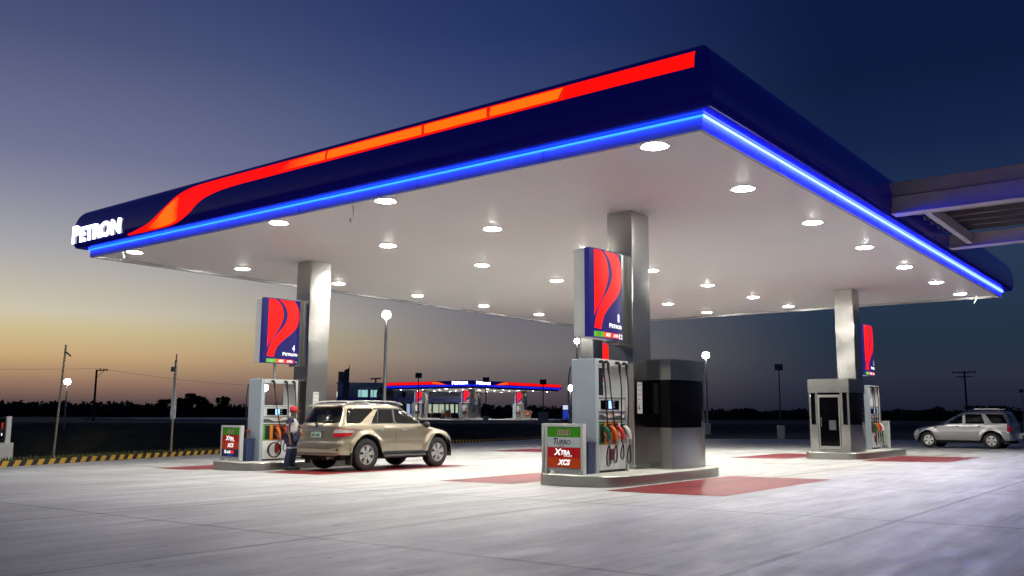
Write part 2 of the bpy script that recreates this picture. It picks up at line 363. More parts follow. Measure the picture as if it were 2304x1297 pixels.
# kerb: real stones with diagonal black and yellow paint
mb = MB(); pts = []
for i in range(len(KERB)-1):
    a, b = Vector(KERB[i]), Vector(KERB[i+1]); n = max(1, int((b-a).length/.5))
    pts += [a+(b-a)*(j/n) for j in range(n)]
pts.append(Vector(KERB[-1])); vs = []; uvs = []; L_ = 0
for i, p in enumerate(pts):
    d = (pts[min(i+1, len(pts)-1)]-pts[max(i-1, 0)]).normalized(); nrm_ = Vector((-d.y, d.x)); g = gz(p.y)
    if i: L_ += (p-pts[i-1]).length
    for o_, z_, t_ in ((0, -.06, 0), (.015, .15, .22), (.03, .17, .24), (.19, .17, .42), (.2, -.1, .7)):
        q = p+nrm_*o_; vs.append((q.x, q.y, g+z_)); uvs.append((L_/.50, -t_*1.6+400))
k = 5; fs = [(i*k+j, (i+1)*k+j, (i+1)*k+j+1, i*k+j+1) for i in range(len(pts)-1) for j in range(k-1)]
mb.add(vs, fs); o = mb.build('kerb', kerbm, fix=False); tag(o, kind='structure')
uvl = o.data.uv_layers.new(name='UVMap')
for lp in o.data.loops: uvl.data[lp.index].uv = uvs[lp.vertex_index]
# red pads
def pad(u0, u1, v0, v1):
    b = MB(); n = 6
    b.add([(u0+(u1-u0)*i/n, v, gz(v)+.006) for i in range(n+1) for v in (v0, v1)], [(2*i, 2*i+2, 2*i+3, 2*i+1) for i in range(n)])
    return b
for (u0, u1, v0, v1) in [(1.42, 6.7, .48, 2.76), (1.9, 7.3, 5.25, 7.26), (2.0, 7.55, 11.3, 13.6), (1.7, 7.3, 15.95+.2, 18.3),
                         (16.2, 20.7, .3, 2.8), (16.6, 21.5, 5.3, 7.35), (18.6, 23, 16.5, 19.9), (16.6, 21.5, 11.3, 13.6)]:
    o = pad(u0, u1, v0, v1).build('painted_pad', redm); flip_up(o); tag(o, kind='structure')

# ------------------------------------------------------------------ canopy
canopy = thing('station_canopy', 'big white fuel station canopy with navy fascia and red and blue light bands', 'canopy', (0, 0, 0))
PROF = [(0, .245), (.035, .24), (.28, .25), (.325, .33), (.35, .42), (.37, .6), (.362, .75), (.34, .9), (.31, 1.03), (.27, 1.15), (.23, 1.22), (.18, 1.28), (.12, 1.33), (.05, 1.36), (-.3, 1.41), (-1.2, 1.45)]
def ofz(z):
    pz = [p[1] for p in PROF[2:]]; po = [p[0] for p in PROF[2:]]; return float(np.interp(z, pz, po))
def ringpts(o_, lu=LU, lv=LV): return [(-o_, -o_), (lu+o_, -o_), (lu+o_, lv+o_), (-o_, lv+o_)]
def fascia_mesh(lu=LU, lv=LV, h=H, prof=PROF):
    b = MB(); vs = []
    for o_, z_ in prof: vs += [(x, y, h+z_) for x, y in ringpts(o_, lu, lv)]
    fs = [(i*4+j, i*4+(j+1) % 4, (i+1)*4+(j+1) % 4, (i+1)*4+j) for i in range(len(prof)-1) for j in range(4)]
    fs.append(tuple((len(prof)-1)*4+j for j in range(4))); return b.add(vs, fs)
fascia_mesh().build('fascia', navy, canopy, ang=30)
b = MB(); b.add([(x, y, H+z_) for o_, z_ in ((-.03, 0), (0, 0), (0, .24), (-.02, .26)) for x, y in ringpts(o_)], [(i*4+j, i*4+(j+1) % 4, (i+1)*4+(j+1) % 4, (i+1)*4+j) for i in range(3) for j in range(4)])
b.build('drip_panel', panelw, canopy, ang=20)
def soffit(t, bs):
    L = t.links.new; co = tnode(t, 'ShaderNodeTexCoord'); sp = tnode(t, 'ShaderNodeSeparateXYZ'); L(co.outputs['Object'], sp.inputs[0])
    md = tnode(t, 'ShaderNodeMath', operation='PINGPONG'); md.inputs[1].default_value = .15; L(sp.outputs['Y'], md.inputs[0])
    mrr = tnode(t, 'ShaderNodeMapRange'); mrr.inputs['From Max'].default_value = .008; mrr.inputs['To Min'].default_value = .86; L(md.outputs[0], mrr.inputs['Value'])
    n = tnode(t, 'ShaderNodeTexNoise'); n.inputs['Scale'].default_value = .35; n.inputs['Detail'].default_value = 5; L(co.outputs['Object'], n.inputs['Vector'])
    m1 = tnode(t, 'ShaderNodeMixRGB'); m1.inputs[1].default_value = (.93, .915, .91, 1); m1.inputs[2].default_value = (.90, .885, .88, 1); L(n.outputs[0], m1.inputs[0])
    m2 = tnode(t, 'ShaderNodeMixRGB', blend_type='MULTIPLY'); m2.inputs[0].default_value = 1; L(m1.outputs[0], m2.inputs[1]); L(mrr.outputs[0], m2.inputs[2]); L(m2.outputs[0], bs.inputs['Base Color'])
    bs.inputs['Roughness'].default_value = .5
sofm = gtree('white soffit strips', soffit)
HS = H+.075
MB().box((0.02, 0.02, HS+.012), (LU-.02, LV-.02, HS+.05)).build('soffit', sofm, canopy, smooth=False)
b = MB()
for p_, q_ in (((0, 0), (LU, 0)), ((LU, 0), (LU, LV)), ((LU, LV), (0, LV)), ((0, LV), (0, 0))):
    d = Vector((q_[0]-p_[0], q_[1]-p_[1], 0)).normalized(); n_ = Vector((-d.y, d.x, 0))
    b.beam(Vector((p_[0], p_[1], H+.045))+n_*.05+d*.015, Vector((q_[0], q_[1], H+.045))+n_*.05-d*.015, .07, .084)
b.build('soffit_trim', galv, canopy)
# LED tube under the lip, sending blue light down the drip panel
MB().tube([(-.042, -.05, H+.212), (-.042, LV+.02, H+.215)], .02, 8).build('light_tube', glow('blue tube front', (.0035, .030, 1), 19), canopy)
MB().tube([(-.05, -.042, H+.212), (LU+.02, -.042, H+.212)], .017, 8).build('light_tube', glow('blue tube side', (.008, .015, 1), 115), canopy)
for v_ in (3.1, 6.2, 9.9, 13.0, 16.1): MB().box((-.004, v_-.006, H+.002), (-.0005, v_+.006, H+.2)).build('panel_joint', pbr('drip joint', (.06, .06, .09), .6), canopy)
for u_ in (3.1, 6.2, 9.3, 12.4, 15.5, 18.6, 21.7): MB().box((u_-.006, -.004, H+.002), (u_+.006, -.0005, H+.2)).build('panel_joint', pbr('drip joint', (.06, .06, .09), .6), canopy)
# red band and swoosh on the front fascia
def front(v, z, off): return (-ofz(z)-off, v, H+z)
upper = spline([(16.72, .31), (15.62, .47), (14.84, .81), (14.44, 1.02), (13.86, 1.165), (12.9, 1.205), (10.5, 1.205), (2.5, 1.205), (-.03, 1.205)], 5)
lower = spline([(16.70, .28), (15.17, .275), (14.35, .315), (13.77, .47), (13.27, .72), (12.66, .85), (11.88, .895), (10.38, .905), (2.45, .92), (-.05, .91)], 5)
redg = glow('red backlit acrylic', (1, .004, .002), 1.15)
def acrylic(t, b):  # orange tube glow and its fade to red are painted into the emission
    L = t.links.new; co = tnode(t, 'ShaderNodeTexCoord'); sp = tnode(t, 'ShaderNodeSeparateXYZ'); L(co.outputs['Object'], sp.inputs[0])
    cr = tnode(t, 'ShaderNodeValToRGB'); e = cr.color_ramp.elements; mr_ = tnode(t, 'ShaderNodeMapRange'); mr_.inputs['From Max'].default_value = 20; L(sp.outputs['Y'], mr_.inputs['Value'])
    e[0].position = 0; e[0].color = (1, .16, .004, 1); e[1].position = 1; e[1].color = (1, .01, .003, 1)
    for y_, c_ in ((8.9, (1, .15, .004, 1)), (10.1, (1, .012, .003, 1)), (14.22, (1, .012, .003, 1)), (14.5, (1, .15, .004, 1)), (15.0, (1, .15, .004, 1)), (15.7, (1, .012, .003, 1))): k = e.new(y_/20); k.color = c_
    L(mr_.outputs[0], cr.inputs[0]); L(cr.outputs[0], b.inputs['Emission Color']); b.inputs['Emission Strength'].default_value = 1.15
    b.inputs['Base Color'].default_value = (.35, .03, .002, 1); b.inputs['Roughness'].default_value = .4; b.inputs['Specular IOR Level'].default_value = .15
orange_g = gtree('orange backlit acrylic', acrylic); orange_far = glow('orange backlit acrylic far', (1, .13, .003), 1.1)
b = MB(); decal(b, upper+lower[::-1], front, .006, (.6, .05)); b.build('red_band', redg, canopy)
ops_ = []
def decal_(poly, st): ops_.append((poly, st))
decal_([(10.3, .965), (9.9, 1.16), (8.72, 1.17), (8.68, .965)], (.6, .05))
decal_([(8.60, .965), (8.64, 1.17), (5.86, 1.17), (5.80, .965)], (.6, .05))
decal_([(5.72, .965), (5.78, 1.17), (4.2, 1.17), (4.14, .965)], (.6, .05))
decal_([(4.06, .965), (4.12, 1.17), (2.48, 1.17), (2.54, .965)], (.6, .05))
decal_(spline([(15.75, .34), (15.2, .52), (14.8, .77), (14.38, .97)], 4)+[(14.25, .96), (14.22, .6), (14.28, .38)]+spline([(14.6, .33), (15.1, .30), (15.75, .31)], 3), (.3, .05))
for poly, st in ops_: decal(MB(), poly, front, .010, st).build('orange_panel', orange_g, canopy)
for v_, z_ in ((8.64, 0), (5.79, 0), (4.1, 0), (2.46, 0)): decal(MB(), [(v_-.012, .93), (v_-.012, 1.2), (v_+.012, 1.2), (v_+.012, .93)], front, .013, (.6, .05)).build('panel_joint', glow('orange joint', (.62, .04, .004), .8), canopy)
def frontw(x, y, z): zz = .40+y; return (-ofz(zz)-.035-z, 19.72-x, H+zz)
wordmark(MB(), .50, frontw, 2.72).build('lettering', glow('white backlit letters', (1, 1, 1), 5), canopy)
# lights
US = [.5415, 4.159, 8.113, 12.062, 16.039, 19.944, 23.546]; VS = [1.148, 7.679, 11.338, 17.882]
lens_m = glow('downlight lens', (1, .965, .89), LAMP)
hb = MB().lathe([(.195, HS+.03), (.195, HS+.002), (.245, HS-.010), (.262, HS+.012)], 28, cap=False); lb = MB().lathe([(.0, HS-.030), (.09, HS-.026), (.16, HS-.014), (.193, HS-.002), (.193, HS+.02)], 28)
d0 = None
for v_ in VS:
    for u_ in US:
        if d0 is None:
            d0 = hb.build('downlight', white_paint, canopy, (u_, v_, 0)); l0 = lb.build('lens', lens_m, d0)
        else:
            d = d0.copy(); COL.objects.link(d); d.parent = canopy; d.location = (u_, v_, 0); l = l0.copy(); COL.objects.link(l); l.parent = d
# each fitting throws a soft downward cone
sl = bpy.data.lights.new('downlight_beam', 'SPOT'); sl.energy = SPOT; sl.color = (1, .965, .85); sl.spot_size = R(142); sl.spot_blend = 1.0; sl.shadow_soft_size = .2
for d in [k for k in bpy.data.objects if k.parent == canopy and k.name.startswith('downlight')]:
    o = bpy.data.objects.new('downlight_beam', sl); COL.objects.link(o); o.parent = d; o.location = (0, 0, HS-.07)
# columns
def column(u0, v0):
    g = gz(v0)+.2
    b = MB().box((u0, v0, g), (u0+.77, v0+.64, HS+.014)); c = b.build('column', steel, canopy, bevel=.012)
    MB().box((u0-.02, v0-.02, g), (u0+.79, v0+.66, g+.1)).build('column_base', steel2, c, bevel=.006)
for u_ in (4.48, 19.84):
    for v_ in (3.93, 15.09-.17): column(u_, v_)
MB().box((.3, .3, H+.16), (LU-.3, LV-.3, H+1.2)).build('roof_core', pbr('roof steel', (.2, .2, .22), .6), canopy)

# ------------------------------------------------------------------ islands
def island(name, u0, u1, vc, label, hw=1.13):
    t = thing(name, label, 'island', (0, 0, 0), 0, 'pump islands under the canopy'); g = gz(vc)
    def outline(r_, d):
        pts = []
        for cx, s in ((u1-r_, 1), (u0+r_, -1)):
            rr = r_
            for i in range(13):
                a = -math.pi/2+math.pi*i/12 if s > 0 else math.pi/2+math.pi*i/12
                # super-elliptic ends
                ca, sa = math.cos(a), math.sin(a); e = .6
                pts.append((cx+(rr-d)*math.copysign(abs(ca)**e, ca), vc+(hw-d)*math.copysign(abs(sa)**e, sa)))
        return pts
    MB().prism(outline(hw, .02), g+.1, g+.215).build('slab', pbr('island concrete', (.55, .54, .50), .6, var=.15, vscale=3), t, ang=25)
    o1 = outline(hw, 0); o2 = outline(hw, .03); n = len(o1); b = MB()
    b.add([(x, y, g-.05) for x, y in o1]+[(x, y, g+.205) for x, y in o1]+[(x, y, g+.222) for x, y in outline(hw, .012)]+[(x, y, g+.222) for x, y in outline(hw, .05)]+[(x, y, g+.2) for x, y in outline(hw, .05)],
          [(r_*n+i, r_*n+(i+1) % n, (r_+1)*n+(i+1) % n, (r_+1)*n+i) for r_ in range(4) for i in range(n)])
    b.build('steel_edge', steel2, t, ang=30); return t
island('pump_island', 1.98, 7.0, 3.93, 'steel edged concrete island nearest the camera, under pump and booth', .99)
island('pump_island', 2.1, 6.6, 15.28, 'steel edged concrete island behind the gold car, at the left columns', 1.08)
island('pump_island', 16.9, 22.62, 3.95, 'steel edged concrete island under the far right booth with glass door', 1.0)

# ------------------------------------------------------------------ fuel pumps
fuel_green = pbr('fuel green', (.10, .33, .03), .4); fuel_orange = pbr('fuel orange', (.75, .17, .02), .4); fuel_red = pbr('fuel red', (.62, .025, .02), .4); fuel_white = pbr('fuel white', (.75, .75, .72), .4)
noz_green = pbr('nozzle green', (.01, .14, .07), .35); maroon = pbr('maroon tag', (.16, .01, .06), .5)
PW, PD, PH = 1.27, .58, 2.29
def pump(loc, label, nozzle_cols, panel_cols, coil=False):
    t = thing('fuel_pump', label, 'fuel pump', loc, 0, 'fuel pumps')
    b = MB().box((0, 0, 0), (.10, PD, PH)); b.m(1).box((.1, .0, 0), (.115, .03, PH-.13)); b.build('end_panel', [greyblue, ltgrey], t, bevel=.008)
    MB().box((PW-.07, 0, 0), (PW, PD, PH)).build('end_panel', ltgrey, t, bevel=.008)
    MB().box((.1, .01, PH-.13), (PW-.07, PD-.01, PH-.002)).build('header_beam', ltgrey, t, bevel=.006)
    b = MB().box((.1, .04, 1.02), (PW-.07, PD-.04, 1.55)); b.m(1).box((.1, .025, 1.50), (PW-.07, PD-.025, 1.515)); b.m(1).box((.1, .02, 1.21), (PW-.07, .05, 1.235))
    b.m(1).add([(.115, .032, 1.06), (.115, .032, 1.16), (.30, .032, 1.165), (.45, .032, 1.11), (.60, .032, 1.10), (.9, .032, 1.14), (PW-.085, .032, 1.15), (PW-.085, .032, 1.05)], [tuple(range(8))])
    b.m(2).box((.62, .03, 1.15), (.74, .036, 1.21)); b.m(3).box((.78, .03, 1.14), (.9, .036, 1.2)); b.m(3).box((.5, .028, 1.10), (.58, .034, 1.14)); b.m(3).box((1.05, .02, 1.10), (1.13, .036, 1.15))
    h = b.build('display_housing', [ltgrey, dkgrey, fuel_orange, fuel_white], t, bevel=.004)
    b = MB().box((.24, .025, 1.275), (.93, .05, 1.455)); b.m(1).box((.52, .018, 1.285), (.66, .03, 1.445))
    b.m(2).box((.69, .02, 1.42), (.75, .03, 1.43)); b.box((.69, .02, 1.37), (.74, .03, 1.38)); b.box((.69, .02, 1.315), (.76, .03, 1.325))
    b.build('screen', [blackgl, glow('lcd', (.35, .62, 1), 1.6), glow('lcd digits', (.6, .6, .8), .5)], h)
    n = 4; xs_ = [.115+(PW-.20)*i/n for i in range(n+1)]
    lp = MB().box((.1, .05, .05), (PW-.07, PD-.05, .56)); lp.m(1).box((.1, .06, 0), (PW-.07, PD-.06, .052)); lp.build('lower_panel', [fuel_white, black], t, bevel=.004)
    npn = MB()
    npn.m(4).box((.1, .075, .56), (PW-.07, PD-.075, 1.02))
    for i in range(4):
        npn.m(i).box((xs_[i], .045, .56), (xs_[i+1], .076, 1.0))
        npn.m(4).prism([(xs_[i]+.09, .03), (xs_[i]+.245, .03), (xs_[i]+.245, .05), (xs_[i]+.09, .05)], .60, .98)
    npn.build('nozzle_panel', panel_cols+[boot], t, bevel=.003)
    hx = [.19, .38, .82, 1.1]
    for i in range(4):
        if nozzle_cols[i] is None: continue
        x = xs_[i]+.17
        b = MB()
        b.tube([(x-.01, .02, .93), (x+.01, -.03, .90), (x+.03, -.075, .83), (x+.055, -.10, .74), (x+.06, -.105, .66)], [.018, .042, .05, .042, .03], 10)
        b.tube([(x-.02, .0, .80), (x-.01, -.05, .70), (x+.03, -.09, .66)], .012, 6)
        nz = b.build('nozzle', nozzle_cols[i], t)
        b = MB().tube([(x+.06, -.105, .665), (x+.06, -.105, .60), (x+.045, -.10, .55)], [.032, .028, .02], 8)
        b.build('swivel', galv, nz)
        s = .03*((i*37) % 5-2)
        path = bezier((hx[i], -.04, PH-.11), (hx[i]+.04, -.10, 1.8), (hx[i]+.10, -.05, 1.5), (x+.10, -.03, 1.0), 12)
        path += bezier((x+.10, -.03, 1.0), (x+.16, -.03, .65), (x+.20, -.06, .22+s), (x+.02, -.10, .20+s), 12)[1:]
        path += bezier((x+.02, -.10, .20+s), (x-.15, -.13, .19+s), (x-.13, -.15, .50), (x+.045, -.10, .55), 12)[1:]
        MB().tube(path, .0155, 7).build('hose', black, t)
        b = MB().tube([(hx[i]-.03, .02, PH-.06), (hx[i]-.02, -.05, PH-.06), (hx[i], -.065, PH-.09), (hx[i]+.005, -.06, PH-.2), (hx[i]+.02, -.06, PH-.30)], [.03, .034, .032, .026, .02], 8)
        b.build('hose_elbow', black, t)
    # one rear hose seen against the sky, one ring of slack hose
    MB().tube(bezier((.45, PD+.04, PH-.1), (.42, PD+.16, 1.7), (.3, PD+.1, 1.2), (.38, PD+.05, .7), 14), .0155, 7).build('hose', black, t)
    MB().tube(bezier((-.01+.0, PD+.02, PH-.15), (-.02, PD+.10, 1.9), (-.02, PD+.10, 1.3), (.02, PD+.03, .8), 12), .0155, 7).build('hose', black, t)
    if coil:
        pth = [(.46+.215*math.cos(a)*(1-.004*a), -.035-.006*a, .30+.20*math.sin(a)) for a in [i*.22 for i in range(62)]]; MB().tube(pth, .0155, 7).build('hose', black, t)
    MB().box((.56, .0, .24), (.70, .052, .47)).build('notice_tag', maroon if label.startswith('pale') else fuel_red, t, bevel=.01)
    return t
gv = gz(4.1)+.215
P8 = pump((2.76, 3.80, gv), 'pale grey pump with green, orange, red and white nozzles under the sign numbered 8', [noz_green, fuel_orange, fuel_red, fuel_white], [fuel_green, fuel_orange, fuel_red, fuel_white])
P4 = pump((3.04, 15.1, gz(15.3)+.215), 'grey fuel pump behind the attendant in the red cap, one orange nozzle', [None, fuel_orange, fuel_red, fuel_white], [fuel_green, fuel_orange, fuel_red, fuel_white], True)
P7 = copy_tree(P8); P7.location = (21.0, 3.86, gz(4)+.215); P7['label'] = 'grey fuel pump standing behind the far right booth with glass door'

# ------------------------------------------------------------------ pump signs
sign_navy = glow('navy backlit face', (.014, .012, .12), 1.0); sign_red = glow('red backlit face', (1, .006, .004), 1.05); sign_white = glow('white sign print', (1, 1, 1), 1.0)
sign_green = glow('green sign print', (.13, .48, .03), .8); sign_orange = glow('orange sign print', (.85, .11, .02), .9); sign_redp = glow('dull red sign print', (.72, .02, .015), .9)
grey_print = glow('grey sign print', (.7, .75, .78), .6); dark_print = pbr('dark print', (.02, .02, .03), .5)
SW, SH, SD = 1.27, 1.86, .40
def pump_sign(loc, label, number, last):
    t = thing('pump_sign', label, 'sign', loc, 0, 'lit pump signs on the columns')
    def face(x, z, off): return (x*SW, -.07*(1-abs(2*x-1)**3)-off, z*SH)
    b = MB(); pts = [(x/12*SW, -.07*(1-abs(2*x/12-1)**3)) for x in range(13)]
    b.prism(pts+[(SW, .12), (0, .12)], 0, SH); b.build('light_box', sign_navy, t, ang=30)
    MB().box((.012, .121, .012), (SW-.012, SD, SH-.012)).build('casing', ltgrey, t, bevel=.008)
    x0 = .09
    def X(pts): return [(x0+p[0]*(1-x0), .075+p[1]*.925) for p in pts]
    left = spline([(.2, .985), (.36, .9), (.435, .78), (.43, .66), (.34, .52), (.19, .37), (.06, .25), (.012, .17)], 4)+[(.012, .985)]
    right = spline([(.30, .985), (.47, .9), (.56, .79), (.565, .67), (.47, .545), (.3, .42), (.12, .27), (.03, .1), (.012, .03)], 4)+[(.2, .02)]+spline([(.215, .08), (.3, .2), (.5, .325), (.75, .45), (.9, .56), (.965, .67), (.965, .78), (.9, .9), (.76, .985)], 4)
    b = MB(); decal(b, X(left), face, .003, .08); decal(b, X(right), face, .003, .08); b.build('red_swoosh', sign_red, t)
    b = MB()
    for i, (a, e) in enumerate(((.09, .33), (.33, .58), (.58, .84), (.84, 1.0))): b.m(i); decal(b, [(a, .008), (a, .066), (e-.002, .066), (e-.002, .008)], face, .003, .2)
    st = b.build('fuel_strip', [sign_green, sign_orange, sign_redp, last], t)
    b = MB()
    def tf(cx, cz): return lambda x, y, z: (lambda q: (q[0], q[1], q[2]))(face(cx+x/SW, (cz*SH+y)/SH, .004+z))
    text(b, number, .25, tf(.82, .20), ext=.002, align='CENTER', bold=.006, sx=.8)
    wordmark(b, .095, lambda x, y, z: face(.50+x/SW, .125+y/SH, .004+z*.2), .57)
    text(b, 'XCS', .085, tf(.46, .022), ext=.002, shear=.3, align='CENTER', bold=.004)
    text(b, 'XTRA', .08, tf(.71, .022), ext=.002, shear=.3, align='CENTER', bold=.003)
    b.build('lettering', sign_white, t)
    b = MB()
    for i in range(4): decal(b, [(.165+i*.026, .018), (.175+i*.026, .056), (.183+i*.026, .056), (.173+i*.026, .018)], face, .004, .2)
    text(b, 'TURBO', .04, tf(.92, .028), ext=.002, align='CENTER') if last is not sign_navy else text(b, 'BLAZE', .04, tf(.92, .028), ext=.002, align='CENTER')
    b.build('small_print', dark_print if last is not sign_navy else grey_print, t)
    return t
zs = 2.92
def bracket(par, u0, u1, v0, z0, z1):
    MB().box((u0, v0, z0), (u1, v0+.3, z1)).build('bracket', steel2, par, bevel=.006)
S8 = pump_sign((2.80, 3.96, 2.90), 'tall red and navy lit sign with the number 8 on the nearest column', '8', sign_white); bracket(S8, SW-.02, 4.48-2.80, .10, -.06, SH+.06)
S4 = pump_sign((3.02, 15.12, 2.74), 'tall red and navy lit sign with the number 4 on the left column', '4', sign_navy); bracket(S4, SW-.02, 4.48-3.02, .10, -.06, SH+.06)
S7 = pump_sign((20.95, 3.98, 2.82), 'half hidden red lit sign with the number 1 on the far right column', '1', sign_navy); bracket(S7, -.34, .02, .10, 0, SH)
S3 = pump_sign((20.75, 15.12, 2.64), 'red lit sign seen through the frame of the nearest pump', '3', sign_white); bracket(S3, -.14, .02, .10, 0, SH)
b = MB().tube([(.62, .24, -.46), (.62, .24, 0)], .035, 8); b.build('stay', galv, S4)

# ------------------------------------------------------------------ price boards (fuel names)
def board(loc, label, rows, width=.92):
    t = thing('fuel_board', label, 'sign', loc, 0, 'fuel name boards on the islands')
    b = MB().box((0, 0, 0), (.12, .06, .98)); b.box((0, width-.06, 0), (.12, width, .98)); b.box((0, .06, .92), (.12, width-.06, .98)); b.box((.02, .06, .06), (.10, width-.06, .12))
    b.build('frame', ltgrey, t, bevel=.005)
    MB().box((.015, .061, .121), (.105, width-.061, .919)).build('backing', dkgrey, t)
    n = len(rows); hgt = .79/n
    for i, (kind, m) in enumerate(rows):
        z1 = .915-i*hgt; z0 = z1-hgt
        pn = MB().box((.006, .068, z0+.002), (.014, width-.068, z1)).build('fuel_panel', m, t)
        def fn(cy, cz): return lambda x, y, z: (.005-z, cy-x, cz+y)
        cy = width/2; cz = z0+hgt*.3
        b = MB(); mats = [sign_white]
        if kind == 'lines':
            mats = [pbr('pink print', (.75, .45, .36), .5), dark_print]
            for j in range(4): b.m(0); y0 = cy+.155-j*.08; b.add([(.004, y0, cz-.02), (.004, y0-.055, cz-.02), (.004, y0-.07, cz+.085), (.004, y0-.015, cz+.085)], [(0, 1, 2, 3)])
            for j in range(4): b.m(1); y0 = cy+.14-j*.08; b.add([(.002, y0, cz-.012), (.002, y0-.028, cz-.012), (.002, y0-.04, cz+.078), (.002, y0-.012, cz+.078)], [(0, 1, 2, 3)])
            b.m(1); text(b, 'DIESEL', .045, fn(cy, z0+hgt*.78), ext=.001, align='CENTER')
        elif kind == 'turbo':
            mats = [dark_print, pbr('grey dot print', (.35, .38, .4), .5)]
            text(b, 'T', .17, fn(cy+.27, cz), ext=.001, shear=.25, bold=.004); text(b, 'URBO', .125, fn(cy+.18, cz), ext=.001, shear=.25, bold=.003); text(b, 'DIESEL', .04, fn(cy+.06, cz-.045), ext=.001, align='CENTER')
            b.m(1); [b.add([(.0035, cy-.2-.055*math.cos(a)*(.3+.7*q)-.0, cz+.045+.06*math.sin(a)*(.3+.7*q)), (.0035, cy-.2-.055*math.cos(a+.15)*(.3+.7*q), cz+.045+.06*math.sin(a+.15)*(.3+.7*q)), (.0035, cy-.2-.055*math.cos(a+.15)*(.15+.7*q), cz+.045+.06*math.sin(a+.15)*(.15+.7*q))], [(0, 1, 2)]) for a in np.arange(0, 6.28, .35) for q in (.2, .5, .9)]
        elif kind == 'xtra':
            text(b, 'X', .17, fn(cy+.22, cz-.01), ext=.001, shear=.2, bold=.006, sx=1.1); text(b, 'TRA', .115, fn(cy+.075, cz), ext=.001, shear=.15, bold=.005); text(b, 'ADVANCE', .042, fn(cy-.10, cz-.04), ext=.001, align='CENTER')
        elif kind == 'xcs':
            text(b, 'XCS', .14, fn(cy, cz), ext=.001, shear=.3, bold=.006, align='CENTER')
        elif kind == 'blaze':
            mats = [sign_white, sign_redp, glow('blue print', (.02, .12, .7), .7)]
            text(b, 'B', .12, fn(cy+.26, cz+.03), ext=.001, bold=.006); text(b, 'LAZE', .09, fn(cy+.18, cz+.03), ext=.001, bold=.004)
            b.m(1).add([(.004, cy-.03, cz+.02), (.004, cy-.17, cz+.02), (.004, cy-.2, cz+.10), (.004, cy-.05, cz+.10)], [(0, 1, 2, 3)])
            b.m(2); text(b, 'TURBO', .075, fn(cy, cz-.06), ext=.001, align='CENTER', shear=.2)
        b.build('lettering', mats, pn, smooth=False)
    if n: MB().box((.03, .10, -.0), (.09, width*.62, .055)).build('foot_tray', fuel_white, t)
    return t
bg_, bw_, br_, bo_ = pbr('board green', (.045, .27, .008), .5, spec=.2), pbr('board white', (.55, .60, .62), .5, spec=.2), pbr('board red', (.50, .006, .008), .5, spec=.2), pbr('board orange', (.60, .055, .003), .5, spec=.2)
bn_ = pbr('board navy', (.012, .018, .12), .35)
board((2.18, 3.73, gv), 'fuel name board with white TURBO row in front of the nearest pump', [('lines', bg_), ('turbo', bw_), ('xtra', br_), ('xcs', bo_)])
board((2.60, 15.37, gz(15.3)+.215), 'fuel name board with navy bottom row in front of the left pump', [('lines', bg_), ('xtra', br_), ('xcs', bo_), ('blaze', bn_)])
o = board((2.35, 4.10, gv), 'fuel name board half hidden behind the board with the TURBO row', [('lines', bg_), ('turbo', bw_), ('xtra', br_), ('xcs', bo_)], .75)
t = thing('fuel_board', 'pale blank back of a fuel board beside the far right pump', 'sign', (22.4, 3.62, gz(4)+.215), 0, 'fuel name boards on the islands')
b = MB().box((0, 0, 0), (.12, .09, 1.0)); b.box((0, .75, 0), (.12, .84, 1.0)); b.box((0, .09, .92), (.12, .75, 1.0)); b.build('frame', ltgrey, t, bevel=.005)
MB().box((.04, .091, .12), (.08, .749, .919)).build('backing', pbr('pale green back', (.45, .55, .42), .5), t)
# water bins beside the pumps
def bin_(loc, label):
    t = thing('water_bin', label, 'bin', loc, 0, 'blue bins between board and pump')
    b = MB(); b.add([(x, y, z) for z, s in ((0, .86), (.58, 1.0), (.60, 1.04), (.62, 1.04)) for x, y in ((-.13*s, -.2*s), (.13*s, -.2*s), (.13*s, .2*s), (-.13*s, .2*s))], [(i*4+j, i*4+(j+1) % 4, (i+1)*4+(j+1) % 4, (i+1)*4+j) for i in range(3) for j in range(4)]+[(3, 2, 1, 0)])
    b.add([(x*1.0, y, .585) for x, y in ((-.13, -.2), (.13, -.2), (.13, .2), (-.13, .2))], [(0, 1, 2, 3)])
    b.build('tub', pbr('blue plastic', (.03, .05, .13), .45), t)
    b = MB().tube([(.05, .1, .3), (.1, .16, .86)], .012, 6); b.box((.04, .09, .82), (.16, .23, .86)); b.build('squeegee', pbr('squeegee', (.5, .09, .02), .5), t)
    return t
bin_((2.612, 4.0, gv), 'navy water bin beside the nearest pump'); bin_((2.87, 15.45, gz(15.3)+.215), 'navy water bin beside the left pump')

